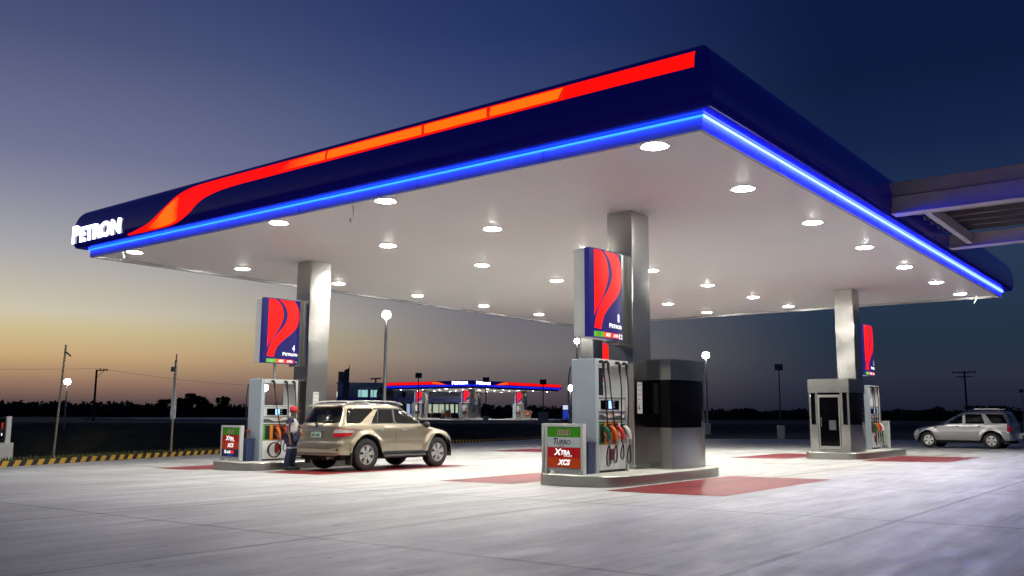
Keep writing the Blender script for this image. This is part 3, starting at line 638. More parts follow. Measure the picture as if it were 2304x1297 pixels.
# ------------------------------------------------------------------ booths
def booth(loc, label, door):
    t = thing('cashier_booth', label, 'booth', loc, 0, 'steel cashier booths')
    Lx, Ly, Hh_ = 1.62, 1.3, 2.38
    BOW = .11
    def bow(z0, z1, ins, out=0, x0=0, x1=None, th=.03):
        x1 = Lx if x1 is None else x1; n = 14; b = MB(); xs2 = [x0+(x1-x0)*i/n for i in range(n+1)]
        f = lambda x: -BOW*(1-(2*x/Lx-1)**2)
        for sgn in (0, 1):
            outer = [(x, (f(x)-out+ins) if sgn == 0 else (Ly-f(x)+out-ins)) for x in xs2]; inner = [(x, y+(th if sgn == 0 else -th)) for x, y in outer]
            b.prism(outer+inner[::-1], z0, z1)
        return b
    b = bow(0, .89, 0); b.box((Lx-.03, .031, 0), (Lx, Ly-.031, .89))
    if door: b.box((0, .031, 0), (.03, .28, .89)); b.box((0, 1.02, 0), (.03, Ly-.031, .89)); b.box((.002, .28, 0), (.028, 1.02, .09))
    else: b.box((0, .031, 0), (.03, Ly-.031, .89))
    b.build('lower_wall', steel, t, ang=25)
    n = 14; f = lambda x: -BOW*(1-(2*x/Lx-1)**2); xs2 = [Lx*i/n for i in range(n+1)]
    MB().prism([(-.02, -.02)]+[(x, f(x)-.02) for x in xs2]+[(Lx+.02, -.02), (Lx+.02, Ly+.02)]+[(x, Ly-f(x)+.02) for x in xs2[::-1]]+[(-.02, Ly+.02)], 1.93, Hh_).build('header', steel, t, ang=25)
    for x, y in (((.0, .0), (Lx-.06, 0), (0, Ly-.06), (Lx-.06, Ly-.06)) if door else ((Lx-.06, 0), (Lx-.06, Ly-.06))): MB().box((x, y, .892), (x+.06, y+.06, 1.928)).build('post', steel, t, bevel=.004)
    if door:
        for y in (.25, 1.05): MB().box((.004, y-.045, .892), (.04, y+.045, 1.928)).build('post', steel, t, bevel=.004)
    b = bow(.892, 1.928, .012, 0, .062 if door else .004, Lx-.062, .012); b.box((Lx-.024, .062, .892), (Lx-.012, Ly-.062, 1.928)); b.box((.004 if not door else .012, .02 if not door else .062, .892), (.022, Ly-.02 if not door else Ly-.062, 1.928))
    b.build('window', blackgl, t, ang=25)
    if door:
        d = MB(); d.box((-.012, .30, .1), (.02, .34, 1.86)); d.box((-.012, .96, .1), (.02, 1.0, 1.86)); d.box((-.012, .34, .1), (.02, .96, .2)); d.box((-.012, .34, 1.78), (.02, .96, 1.86))
        dd = d.build('door', steel2, t, bevel=.003)
        MB().box((-.004, .34, .2), (.006, .96, 1.78)).build('pane', blackgl, dd)
        MB().tube([(-.02, .90, .85), (-.05, .90, .85), (-.05, .90, 1.12), (-.02, .90, 1.12)], .012, 8).build('handle', steel2, dd)
        b = MB().box((.05, .36, 1.06), (.055, .62, 1.30)); b.build('screen', glow('booth monitor', (.04, .12, .3), .6), t)
        MB().box((-.007, .44, .72), (-.0045, .66, 1.03)).build('paper_notice', pbr('faded notice', (.06, .06, .065), .8), dd)
    MB().box((.08, .08, .02), (Lx-.08, Ly-.08, .06)).build('floor', dkgrey, t)
    MB().box((.3, .3, .06), (Lx-.2, Ly-.2, .8)).build('counter', dkgrey, t)
    return t
booth((5.08, 3.36, gv), 'steel booth with black glass band beside the nearest column', False)
booth((17.12, 3.36, gz(4)+.215), 'steel booth with glass door and handle under the far right column', True)
# be-safe notices on the columns
def notice(loc, label):
    t = thing('safety_notice', label, 'notice', loc, 0, 'white notices stuck on columns')
    MB().box((0, 0, 0), (.21, .004, .68)).build('sheet', pbr('notice paper', (.66, .66, .64), .5), t)
    b = MB(); text(b, 'BE SAFE', .052, lambda x, y, z: (.012+x, -.0015-z, .60+y), ext=.0005)
    for i in range(5): b.box((.03, -.002, .50-i*.1), (.09, -.001, .515-i*.1)); b.box((.11, -.002, .505-i*.1), (.18, -.001, .511-i*.1))
    b.box((.04, -.002, .08), (.09, -.001, .17)); b.build('print', dark_print, t)
notice((4.62, 3.922, 1.35), 'white BE SAFE notice on the nearest column beside the booth')
notice((4.72, 14.912, 1.27), 'white BE SAFE notice on the left column above the gold car')
# loose wires under the soffit
def wire(u_, v_, ln, label, z=HS):
    b = MB().tube([(u_, v_, z+.012), (u_+.02, v_, z-ln*.4), (u_+.09, v_+.05, z-ln*.75), (u_+.02, v_+.08, z-ln), (u_-.04, v_+.05, z-ln*.8)], .012, 6)
    tag(b.build('loose_wire', white_paint if 'white' in label else dkgrey), label, 'wire', 'loose wires under the canopy')
wire(.45, 9.9-1.3, .34, 'dark loose wire hanging from the soffit between two front downlights'); wire(.12, 17.75, .3, 'white loose wire hanging by the leftmost downlight')
wire(22.9, 5.2, .24, 'dark loose wire hanging at the rear soffit edge'); wire(24.0, .7, .3, 'white loose wire at the far right corner of the canopy')

# ------------------------------------------------------------------ steel roof joining from the right
rf = thing('link_roof', 'unlit steel roof with purlins joining the canopy on the right', 'roof', (0, 0, 0))
beamm = pbr('grey painted steel', (.42, .37, .38), .55, var=.12, vscale=2)
VE = -11.5
b = MB().box((9.25, VE, 6.46), (9.5, -.30, 6.80)); b.m(0).box((9.215, VE, 6.06), (9.40, -.34, 6.455)); b.box((9.17, VE, 6.02), (9.55, -.345, 6.058)); b.build('edge_beam', beamm, rf, bevel=.008)
b = MB().box((15.0, VE, 6.12), (15.22, -.30, 6.48)); b.box((14.93, VE, 6.08), (15.29, -.345, 6.118)); b.build('edge_beam', beamm, rf, bevel=.008)
for v_ in (-.9, -6.2): MB().box((9.51, v_-.08, 6.16), (14.99, v_+.08, 6.44)).build('rafter', beamm, rf, bevel=.006)
for i in range(7):
    u_ = 10.1+i*.72; MB().box((u_, VE, 6.45), (u_+.09, -.4, 6.58)).build('purlin', pbr('dark purlin', (.08, .07, .08), .6), rf)
b = MB(); n = 88
prof_ = [(9.3+i*.068, 6.60+(.028 if i % 2 else 0)) for i in range(n)]
b.add([(u_, v_, z_) for u_, z_ in prof_ for v_ in (VE-.2, -.42)], [(2*i, 2*i+2, 2*i+3, 2*i+1) for i in range(n-1)]); b.build('roof_sheet', pbr('pale roof sheet', (.5, .45, .46), .5, var=.1), rf, fix=False, ang=20)

# ------------------------------------------------------------------ cars
def herm(xs_, ys_):
    xs_ = np.array(xs_, float); ys_ = np.array(ys_, float); d = np.gradient(ys_, xs_)
    sl = np.diff(ys_)/np.diff(xs_)
    for i in range(1, len(xs_)-1):                                   # keep it monotone between the stations
        if sl[i-1]*sl[i] <= 0: d[i] = 0
        else: d[i] = math.copysign(min(abs(d[i]), 2.5*min(abs(sl[i-1]), abs(sl[i]))), sl[i])
    def f(x):
        x = min(max(x, xs_[0]), xs_[-1]); i = min(max(int(np.searchsorted(xs_, x))-1, 0), len(xs_)-2)
        h = xs_[i+1]-xs_[i]; t = (x-xs_[i])/h
        return float((2*t**3-3*t*t+1)*ys_[i]+(t**3-2*t*t+t)*h*d[i]+(-2*t**3+3*t*t)*ys_[i+1]+(t**3-t*t)*h*d[i+1])
    return f
def metallic(name, c):
    def fn(t, b):
        b.inputs['Base Color'].default_value = tuple(c)+(1,); b.inputs['Metallic'].default_value = .7; b.inputs['Roughness'].default_value = .3
        b.inputs['Coat Weight'].default_value = 1; b.inputs['Coat Roughness'].default_value = .02
        co = tnode(t, 'ShaderNodeTexCoord'); n = tnode(t, 'ShaderNodeTexNoise'); n.inputs['Scale'].default_value = 3; n.inputs['Detail'].default_value = 8; t.links.new(co.outputs['Object'], n.inputs['Vector'])
        rr = tnode(t, 'ShaderNodeMapRange'); rr.inputs['To Min'].default_value = .24; rr.inputs['To Max'].default_value = .36; t.links.new(n.outputs[0], rr.inputs['Value']); t.links.new(rr.outputs[0], b.inputs['Roughness'])
    return gtree(name, fn)
tyre_m = pbr('tyre', (.014, .014, .015), .75, var=.3, vscale=30); alloy = pbr('alloy', (.62, .62, .60), .28, .85); chrome = pbr('chrome', (.75, .75, .75), .08, 1)
glass_m = pbr('tinted car glass', (.004, .005, .006), .04, spec=.45); trim_m = pbr('black trim', (.015, .015, .016), .4); well_m = pbr('wheel well', (.005, .005, .005), .9)
lamp_red = pbr('tail lamp red', (.42, .012, .018), .12, coat=1); lamp_clear = pbr('lamp clear', (.62, .60, .58), .1, .3, coat=1)
def wheel(par, x, y, r_, rimr, side, wid, spokes, style):
    t = MB()
    t.lathe([(rimr-.01, -wid*.42), (rimr+.02, -wid*.5), (r_-.05, -wid*.5), (r_-.015, -wid*.42), (r_, -wid*.28), (r_, wid*.28), (r_-.015, wid*.42), (r_-.05, wid*.5), (rimr+.02, wid*.5), (rimr-.01, wid*.42), (rimr-.03, 0)], 40, 'y', cap=False)
    w_ = t.build('wheel', tyre_m, par, (x, y, r_))
    b = MB(); s = side
    b.lathe([(rimr, s*wid*.46), (rimr-.02, s*wid*.47), (rimr-.03, s*wid*.40), (rimr-.035, s*wid*.05), (rimr-.035, -s*wid*.35)], 40, 'y', cap=False)
    b.m(1).lathe([(0.001, s*wid*.10), (rimr-.034, s*wid*.10)], 30, 'y'); b.m(0)
    b.lathe([(.001, s*wid*.44), (.05, s*wid*.43), (.068, s*wid*.40), (.075, s*wid*.2)], 20, 'y')
    for i in range(spokes):
        a = 2*math.pi*(i+.25)/spokes; ca, sa = math.cos(a), math.sin(a); ro = rimr-.028
        wi, wo = style
        pts = []
        for rr, ww, d_ in ((.05, wi, .42), (.5*(rimr), (wi+wo)/2*.92, .41), (ro, wo, .44)):
            for sg in (-1, 1): pts.append((rr*ca-sg*ww*sa, s*wid*d_, rr*sa+sg*ww*ca))
        back = [(p_[0], p_[1]-s*.035, p_[2]) for p_ in pts]; k_ = 6
        b.add(pts+back, [(0, 1, 3, 2), (2, 3, 5, 4), (0, 2, 8, 6), (2, 4, 10, 8), (1, 7, 9, 3), (3, 9, 11, 5), (4, 5, 11, 10)])
    for i in range(5 if spokes == 5 else 6): a = 2*math.pi*i/(5 if spokes == 5 else 6); b.m(1).lathe([(.001, s*wid*.445), (.011, s*wid*.44), (.011, s*wid*.40)], 6, 'y', (.045*math.cos(a), 0, .045*math.sin(a)))
    b.build('rim', [alloy, well_m], w_)
class Car:
    def __init__(s, P): s.P = P; s.Xr = herm(*P['xr']); s.Xf = herm(*P['xf']); s.W = herm(*P['w'])
    def ring(s, t, z):                       # t 0..1 rear corner (0 = rear centre line), 1..2 side, 2..3 front corner
        P = s.P; W = s.W(z); xr, xf = s.Xr(z), s.Xf(z)
        br, bf = (P['cr'], P['cf']) if z < P['belt'] else (P['cr'], P['cf2'])
        k = min(1, max(0, (z-P['belt']+.15)/.2)); bf = P['cf']*(1-k)+P['cf2']*k
        ar = xr+br; af = xf-bf
        if t <= 1: ph = t*math.pi/2; n = P['nr']; x = ar-(ar-xr)*math.cos(ph)**(2/n) if ph < math.pi/2-1e-6 else ar; y = W*math.sin(ph)**(2/n)
        elif t <= 2: x = ar+(af-ar)*(t-1); y = W
        else: ph = (3-t)*math.pi/2; n = P['nf']; x = af+(xf-af)*math.cos(ph)**(2/n) if ph < math.pi/2-1e-6 else af; y = W*math.sin(ph)**(2/n)
        return x, y
    def zlow(s, x):
        P = s.P; z = P['sill']
        if x < P['axr']-.1: z = P['rbz']
        if x > P['axf']+.1: z = P['fbz']
        for ax in (P['axr'], P['axf']):
            d = abs(x-ax)
            if d < P['arch']: z = max(P['sill'], P['rw']+.02+math.sqrt(P['arch']**2-d*d))
        return z
    def pt(s, t, z, off=0):
        P = s.P; x, y = s.ring(t, z)
        for ax in (P['axr'], P['axf']):
            d = math.hypot(x-ax, z-P['rw']); g = math.exp(-((d-P['arch']-.03)/.075)**2) if d > P['arch']-.1 else 0
            if z < P['belt']: y += P['flare']*g*(1 if y > .4 else 0)
        if off:
            e = .01; a = s.ring(min(3, t+e), z); b = s.ring(max(0, t-e), z); c = s.ring(t, z+.01)
            T1 = Vector((a[0]-b[0], a[1]-b[1], 0)); T2 = Vector((c[0]-x, c[1]-y, .01)); n = T1.cross(T2)
            n = n.normalized() if n.length > 1e-9 else Vector((0, 1, 0))
            if n.y*y < 0 and abs(n.y) > .3: n = -n
            if abs(n.y) <= .3 and n.x*(x) < 0: n = -n
            return (x+n.x*off, y+n.y*off, z+n.z*off)
        return (x, y, z)
    def t_of(s, x, z):
        P = s.P; xr, xf = s.Xr(z), s.Xf(z); k = min(1, max(0, (z-P['belt']+.15)/.2)); bf = P['cf']*(1-k)+P['cf2']*k
        ar = xr+P['cr']; af = xf-bf
        if x < ar: u = min(1, max(0, (ar-x)/(ar-xr))); return math.acos(u**(P['nr']/2))/(math.pi/2)
        if x <= af: return 1+(x-ar)/(af-ar)
        u = min(1, max(0, (x-af)/(xf-af))); return 3-math.acos(u**(P['nf']/2))/(math.pi/2)
    def side(s, sg):
        def f(x, z, off):
            p = s.pt(s.t_of(x, z), z, off); return (p[0], p[1]*sg, p[2])
        return f
    def end(s, rear, sg=1):
        def f(y, z, off):
            W = s.W(z); n = s.P['nr'] if rear else s.P['nf']; u = min(1, abs(y)/W)
            ph = math.asin(u**(n/2)); t = ph/(math.pi/2); t = t if rear else 3-t
            p = s.pt(t, z, off); return (p[0], math.copysign(p[1], y), p[2]) if abs(y) > 1e-6 else (p[0], 0, p[2])
        return f
    def body(s, root, paint):
        P = s.P; zs_ = P['levels']; ts = [i/16 for i in range(16)]+[1+i/70 for i in range(70)]+[2+i/20 for i in range(21)]
        V = []; nz = len(zs_); b1 = P['belt']-.1
        half = []
        for t in ts:
            col = []
            for z in zs_:
                zz = z
                if z < b1:
                    x, y = s.ring(t, z); zl = s.zlow(x) if y > .55 or 1 <= t <= 2 else (P['rbz'] if t < 1 else P['fbz'])
                    zz = zl+(z-zs_[0])/(b1-zs_[0])*(b1-zl)
                col.append(s.pt(t, zz))
            half.append(col)
        cols = half+[[(p[0], -p[1], p[2]) for p in c] for c in half[-2:0:-1]]
        n = len(cols)
        for c in cols: V += c
        F = [(i*nz+j, ((i+1) % n)*nz+j, ((i+1) % n)*nz+j+1, i*nz+j+1) for i in range(n) for j in range(nz-1)]
        F.append(tuple(i*nz+nz-1 for i in range(n)))
        b = MB().add(V, F); o = b.build('body', paint, root, ang=50)
        return o
def strip(poly2, wd):
    """outline of a thin line along poly2"""
    L_, R_ = [], []
    for i, p in enumerate(poly2):
        a = Vector(poly2[max(i-1, 0)]); c = Vector(poly2[min(i+1, len(poly2)-1)]); d = (c-a).normalized(); n = Vector((-d.y, d.x))
        L_.append(tuple(Vector(p)+n*wd/2)); R_.append(tuple(Vector(p)-n*wd/2))
    return L_+R_[::-1]

def seam(poly, f, root): decal(MB(), poly, f, .002, .2).build('door_seam', pbr('panel gap', (.07, .065, .055), .6), root)
def gold_suv():
    P = dict(axr=-1.35, axf=1.38, rw=.425, arch=.51, sill=.47, rbz=.44, fbz=.40, belt=1.20, flare=.05, cr=.42, cf=.70, cf2=.42, nr=3.6, nf=2.5,
        xr=([.3, .42, .52, .66, .73, .80, 1.0, 1.17, 1.24, 1.5, 1.66, 1.71, 1.745, 1.765, 1.78], [-2.30, -2.36, -2.385, -2.39, -2.375, -2.335, -2.315, -2.29, -2.25, -2.10, -2.02, -1.98, -1.9, -1.75, -1.45]),
        xf=([.3, .40, .52, .66, .80, .92, 1.00, 1.06, 1.11, 1.155, 1.20, 1.30, 1.46, 1.6, 1.68, 1.72, 1.75, 1.765, 1.78], [2.20, 2.30, 2.345, 2.35, 2.31, 2.22, 2.08, 1.86, 1.58, 1.30, 1.08, .92, .64, .40, .25, .12, -.1, -.3, -.8]),
        w=([.3, .45, .6, .74, .86, 1.0, 1.12, 1.2, 1.24, 1.4, 1.58, 1.66, 1.71, 1.745, 1.765, 1.78], [.85, .895, .915, .918, .905, .90, .888, .868, .85, .79, .725, .69, .655, .58, .47, .25]),
        levels=[.3, .36, .42, .48, .54, .6, .66, .70, .74, .78, .83, .88, .93, .98, 1.03, 1.07, 1.11, 1.15, 1.18, 1.2, 1.22, 1.25, 1.3, 1.36, 1.42, 1.48, 1.54, 1.6, 1.64, 1.67, 1.69, 1.71, 1.73, 1.745, 1.757, 1.765, 1.773, 1.78])
    c = Car(P); paint = metallic('champagne paint', (.37, .315, .23))
    root = thing('suv', 'champagne gold suv refuelling at the left island, seen from its right rear', 'car', (5.30, 12.62, gz(12.6)+.002), 0)
    body = c.body(root, paint)
    MB().box((-2.15, -.78, .30), (2.1, .78, .62)).build('underbody', well_m, root)
    for ax in (-1.35, 1.38):
        for sg in (-1, 1): MB().add([(ax+.53*math.cos(a), sg*y, .425+.53*math.sin(a)) for a in [math.pi*i/12 for i in range(13)] for y in (.55, .87)], [(2*i, 2*i+1, 2*i+3, 2*i+2) for i in range(12)]).add([(ax+.53*math.cos(math.pi*i/12), sg*.56, .425+.53*math.sin(math.pi*i/12)) for i in range(13)]+[(ax, sg*.56, .2)], [tuple(range(14))]).build('wheel_well', well_m, root)
    for sg in (-1, 1):
        f = c.side(sg)
        b = MB()
        decal(b, roundpoly([(-2.03, 1.245), (-1.56, 1.245), (-1.00, 1.60), (-1.06, 1.635), (-1.88, 1.63)], .05), f, .005, .1)
        b.build('rear_quarter_window', glass_m, root)
        b = MB(); decal(b, roundpoly([(-1.17, 1.25), (-.34, 1.245), (-.30, 1.625), (-.72, 1.64), (-.86, 1.60)], .06), f, .005, .1); b.build('rear_door_window', glass_m, root)
        b = MB(); decal(b, roundpoly([(-.27, 1.245), (.76, 1.235), (.82, 1.25), (.42, 1.53), (.18, 1.63), (-.23, 1.638)], .05), f, .005, .1); b.build('front_door_window', glass_m, root)
        b = MB(); decal(b, strip([(-.95, 1.25), (-.82, 1.62)], .028), f, .007, .1); decal(b, strip([(-.32, 1.235), (-.265, 1.645)], .07), f, .006, .1); decal(b, strip([(-1.2, 1.232), (.86, 1.222)], .018), f, .006, .2)
        decal(b, [(-.98, 1.645), (-.98, 1.615), (.20, 1.615), (.20, 1.645)], f, .018, .2)
        b.build('window_trim', trim_m, root)
        seam(strip([(-1.13, 1.22), (-1.10, 1.08), (-.94, .90), (-.80, .72), (-.76, .50)], .008), f, root)
        seam(strip([(-.30, 1.22), (-.30, .8), (-.33, .50)], .008), f, root); seam(strip([(.84, 1.22), (.90, 1.0), (.83, .75), (.80, .50)], .008), f, root)
        seam(strip([(-.76, .505), (.80, .50)], .010), f, root); seam(strip([(-2.03, 1.2), (-2.1, .98), (-2.16, .72)], .007), f, root)
        seam(strip([(-1.88, .70), (-2.2, .70)], .008), f, root)
        b = MB()
        for hx_ in (-.86, .02): decal(b, roundpoly([(hx_-.10, 1.045), (hx_+.10, 1.045), (hx_+.11, 1.09), (hx_-.10, 1.095)], .03), f, .028, .05)
        b.build('door_handle', alloy, root)
        b = MB(); decal(b, roundpoly([(1.78, .86), (2.02, .83), (2.28, .80), (2.20, .98), (1.95, 1.03)], .05), f, .006, .08); b.build('headlight', lamp_clear, root)
        # tail lamp wraps round the corner: clear upper band, red lower band
        def wr(t, z, off, sg=sg): p = c.pt(t, z, off); return (p[0], p[1]*sg, p[2])
        b = MB(); decal(b, roundpoly([(.36, .90), (.70, .90), (.985, .925), (1.015, 1.0), (.36, .99)], .01), wr, .012, (.06, .1)); tl = b.build('tail_light', lamp_red, root)
        b = MB(); decal(b, roundpoly([(.36, .995), (1.012, 1.005), (1.03, 1.075), (.70, 1.10), (.42, 1.10)], .01), wr, .012, (.06, .1)); b.build('tail_light_lens', lamp_clear, tl)
        b = MB(); decal(b, strip([(.36, 1.10), (.7, 1.104), (1.03, 1.078)], .014), wr, .016, (.06, .1)); b.build('tail_light_rim', lamp_red, tl)
        b = MB(); decal(b, roundpoly([(-.80, .42), (.84, .415), (.84, .49), (-.80, .495)], .02), f, .01, .3); b.build('sill_cover', trim_m, root)
        b = MB(); b.tube([(-.78, sg*.94, .37), (.83, sg*.94, .37)], .045, 8); b.box((-.78, sg*.80, .36), (.83, sg*.93, .405))
        for x in (-.6, .1, .7): b.box((x, sg*.6, .36), (x+.06, sg*.9, .39))
        b.build('side_step', trim_m, root)
        b = MB(); pts = [(-1.85, sg*.615, 1.765), (-1.6, sg*.61, 1.815), (-.8, sg*.61, 1.835), (-.1, sg*.60, 1.82), (.22, sg*.585, 1.745)]
        b.tube(spline(pts, 5), .022, 8)
        for x in (-1.55, -.75, .0): b.tube([(x, sg*.61, 1.74), (x, sg*.61, 1.825)], .026, 6)
        b.build('roof_rail', [galv], root)
        b = MB(); b.ball((.78, sg*1.02, 1.20), .13, 12, (.55, .85, .72)); b.tube([(.82, sg*.86, 1.17), (.79, sg*.95, 1.17)], .03, 8); b.build('wing_mirror', trim_m, root)
        b = MB(); b.box((-1.35-.56, sg*.70, .18), (-1.35-.53, sg*.92, .48)); b.build('mud_flap', trim_m, root)
    g = c.end(True)
    b = MB(); decal(b, roundpoly([(-.66, 1.25), (.66, 1.25), (.72, 1.28), (.62, 1.61), (.56, 1.65), (-.56, 1.65), (-.62, 1.61), (-.72, 1.28)], .04), g, .006, .1); b.build('rear_window', glass_m, root)
    b = MB()
    def top(x, y, off): return (x, y, 0)
    b.add([(x, y, z) for y in np.linspace(-.60, .60, 9) for x, z in ((-1.92, 1.752), (-2.10-.02*(1-(y/.6)**2), 1.715), (-2.12-.02*(1-(y/.6)**2), 1.685), (-2.02, 1.672))], [(i*4+j, i*4+j+1, (i+1)*4+j+1, (i+1)*4+j) for i in range(8) for j in range(3)])
    b.build('spoiler', paint, root, fix=True)
    b = MB(); decal(b, strip([(-.70, .79), (.70, .79)], .010), g, .003, .2); decal(b, strip([(-.76, 1.2), (-.74, .80)], .006), g, .003, .2); decal(b, strip([(.76, 1.2), (.74, .80)], .006), g, .003, .2)
    decal(b, strip([(-.80, .605), (.80, .605)], .012), g, .003, .2); b.build('tailgate_seam', pbr('panel gap', (.1, .085, .06), .6), root)
    b = MB(); decal(b, roundpoly([(-.36, 1.045), (.36, 1.045), (.33, 1.085), (-.33, 1.085)], .015), g, .022, .1); b.build('tailgate_handle', chrome, root)
    b = MB(); decal(b, [(-.30, .86), (.30, .86), (.36, 1.04), (-.36, 1.04)], g, .004, .1); b.build('plate_recess', metallic('champagne painted shade', (.30, .26, .19)), root)  # raised flat panel; the recess shade is painted as a darker body colour
    b = MB(); decal(b, roundpoly([(-.19, .875), (.19, .875), (.19, 1.02), (-.19, 1.02)], .012), g, .016, .1); pl = b.build('number_plate', pbr('plate green white', (.42, .55, .47), .35), root)
    b = MB(); text(b, 'ZRD 608', .085, lambda x, y, z: tuple(g(-x, .915+y, .018+z)), ext=.001, align='CENTER', bold=.002, sx=.95); b.build('plate_number', pbr('plate print', (.02, .08, .05), .5), pl)
    b = MB(); decal(b, roundpoly([(-.055, 1.13), (.055, 1.13), (.055, 1.20), (-.055, 1.20)], .03), g, .012, .05); b.build('badge', chrome, root)
    b = MB(); b.tube([(-2.30, .02, 1.235), (-2.315, -.02, 1.25), (-2.26, -.3, 1.30), (-2.23, -.52, 1.31)], .014, 6); b.ball((-2.30, .02, 1.235), .035, 8); b.build('rear_wiper', trim_m, root)
    for sg in (-1, 1):
        b = MB(); decal(b, [(sg*.80+.035*math.cos(a), .57+.035*math.sin(a)) for a in np.arange(0, 6.2, .52)], g, .004, .2); b.build('bumper_lamp', pbr('amber lamp', (.12, .05, .02), .3), root)
    b = MB(); decal(b, roundpoly([(-.78, .42), (.78, .42), (.80, .5), (-.80, .5)], .02), g, .01, .15); b.build('bumper_step', pbr('shadowed bumper', (.22, .19, .15), .4), root)  # low strip in darkened body colour; shade under the bumper is painted in
    b = MB(); b.tube([(-2.36, -.52, .36), (-1.9, -.52, .36)], .035, 10); b.build('exhaust', galv, root)
    ff = c.end(False)
    b = MB(); decal(b, roundpoly([(-.62, 1.24), (.62, 1.24), (.55, 1.60), (-.55, 1.60)], .05), ff, .005, .1); b.build('windscreen', glass_m, root)
    b = MB(); decal(b, roundpoly([(-.42, .72), (.42, .72), (.46, .90), (-.46, .90)], .03), ff, .006, .1); b.build('grille', trim_m, root)
    for ax in (-1.35, 1.38):
        for sg in (-1, 1): wheel(root, ax, sg*.785, .425, .255, sg, .265, 6, (.036, .07))
    return root
gold_suv()

def silver_suv():
    P = dict(axr=-1.24, axf=1.38, rw=.35, arch=.43, sill=.36, rbz=.38, fbz=.30, belt=1.06, flare=.03, cr=.35, cf=.62, cf2=.40, nr=4.2, nf=2.8,
        xr=([.25, .4, .55, .68, .74, .9, 1.04, 1.1, 1.35, 1.52, 1.58, 1.62, 1.64, 1.655], [-2.05, -2.13, -2.16, -2.15, -2.10, -2.085, -2.07, -2.05, -1.95, -1.87, -1.83, -1.75, -1.6, -1.3]),
        xf=([.25, .35, .5, .62, .74, .84, .90, .95, 1.0, 1.04, 1.12, 1.3, 1.46, 1.54, 1.58, 1.62, 1.64, 1.655], [2.0, 2.13, 2.19, 2.17, 2.10, 1.98, 1.80, 1.5, 1.2, 1.0, .85, .53, .25, .10, -.02, -.2, -.4, -.7]),
        w=([.25, .4, .55, .7, .85, 1.0, 1.06, 1.1, 1.3, 1.48, 1.55, 1.6, 1.63, 1.655], [.82, .86, .88, .885, .875, .865, .85, .835, .77, .71, .68, .62, .5, .25]),
        levels=[.25, .3, .36, .42, .48, .54, .6, .64, .68, .71, .74, .79, .84, .88, .92, .96, 1.0, 1.03, 1.06, 1.08, 1.12, 1.18, 1.25, 1.32, 1.4, 1.46, 1.5, 1.54, 1.57, 1.6, 1.62, 1.635, 1.645, 1.655])
    c = Car(P); paint = metallic('silver paint', (.30, .30, .31))
    root = thing('suv', 'silver suv with a light bar on its roof, parked beyond the canopy at right', 'car', (31.85, 2.93, gz(2.9)+.0), R(86))
    root.scale = (.98, .98, 1.0)
    c.body(root, paint)
    MB().box((-1.95, -.74, .24), (1.9, .74, .55)).build('underbody', well_m, root)
    for ax in (-1.24, 1.38):
        for sg in (-1, 1): MB().add([(ax+.45*math.cos(a), sg*y, .35+.45*math.sin(a)) for a in [math.pi*i/12 for i in range(13)] for y in (.5, .83)], [(2*i, 2*i+1, 2*i+3, 2*i+2) for i in range(12)]).add([(ax+.45*math.cos(math.pi*i/12), sg*.51, .35+.45*math.sin(math.pi*i/12)) for i in range(13)]+[(ax, sg*.51, .2)], [tuple(range(14))]).build('wheel_well', well_m, root)
    for sg in (-1, 1):
        f = c.side(sg)
        b = MB(); decal(b, roundpoly([(-1.92, 1.10), (-1.32, 1.10), (-1.02, 1.50), (-1.72, 1.50)], .05), f, .005, .1); b.build('rear_quarter_window', glass_m, root)
        b = MB(); decal(b, roundpoly([(-1.02, 1.095), (-.22, 1.085), (-.20, 1.50), (-.86, 1.50)], .05), f, .005, .1); b.build('rear_door_window', glass_m, root)
        b = MB(); decal(b, roundpoly([(-.10, 1.085), (.86, 1.075), (.35, 1.38), (.1, 1.50), (-.08, 1.50)], .05), f, .005, .1); b.build('front_door_window', glass_m, root)
        seam(strip([(-.15, 1.06), (-.15, .4)], .008), f, root); seam(strip([(-1.05, 1.06), (-.92, .86), (-.74, .7), (-.68, .4)], .008), f, root); seam(strip([(.94, 1.04), (.98, .7), (.95, .4)], .008), f, root)
        b = MB(); decal(b, roundpoly([(-.70, .50), (-.2, .50), (-.2, .56), (-.70, .56)], .01), f, .015, .2); decal(b, roundpoly([(-.1, .50), (.90, .50), (.90, .56), (-.1, .56)], .01), f, .015, .2); b.build('side_moulding', paint, root)
        b = MB(); decal(b, strip([(-2.12, .73), (-1.66, .735)], .02), f, .006, .2); decal(b, strip([(1.93, .66), (2.14, .63)], .02), f, .006, .2); b.build('bumper_seam', trim_m, root)
        b = MB()
        for hx_ in (-.78, .10): decal(b, roundpoly([(hx_-.09, .965), (hx_, .94), (hx_+.09, .965), (hx_, .995)], .02), f, .02, .05)
        b.build('door_handle', trim_m, root)
        b = MB(); decal(b, roundpoly([(1.80, .68), (2.06, .66), (2.02, .80), (1.90, .83)], .02), f, .006, .08); b.build('headlight', lamp_clear, root)
        b = MB(); decal(b, roundpoly([(-2.06, .76), (-1.88, .76), (-1.90, 1.04), (-2.03, 1.04)], .02), f, .008, .08); b.build('tail_light', lamp_red, root)
        b = MB(); b.ball((.74, sg*.96, 1.10), .11, 12, (.5, .8, .75)); b.tube([(.8, sg*.8, 1.07), (.75, sg*.9, 1.07)], .03, 8); b.build('wing_mirror', trim_m, root)
        b = MB(); decal(b, roundpoly([(1.0, .86), (1.09, .86), (1.09, .93), (1.0, .93)], .02), f, .005, .1); b.build('side_marker', trim_m, root)
        MB().tube(spline([(-1.6, sg*.56, 1.63), (-1.4, sg*.55, 1.68), (-.6, sg*.55, 1.69), (-.3, sg*.55, 1.62)], 4), .018, 6).build('roof_rail', trim_m, root)
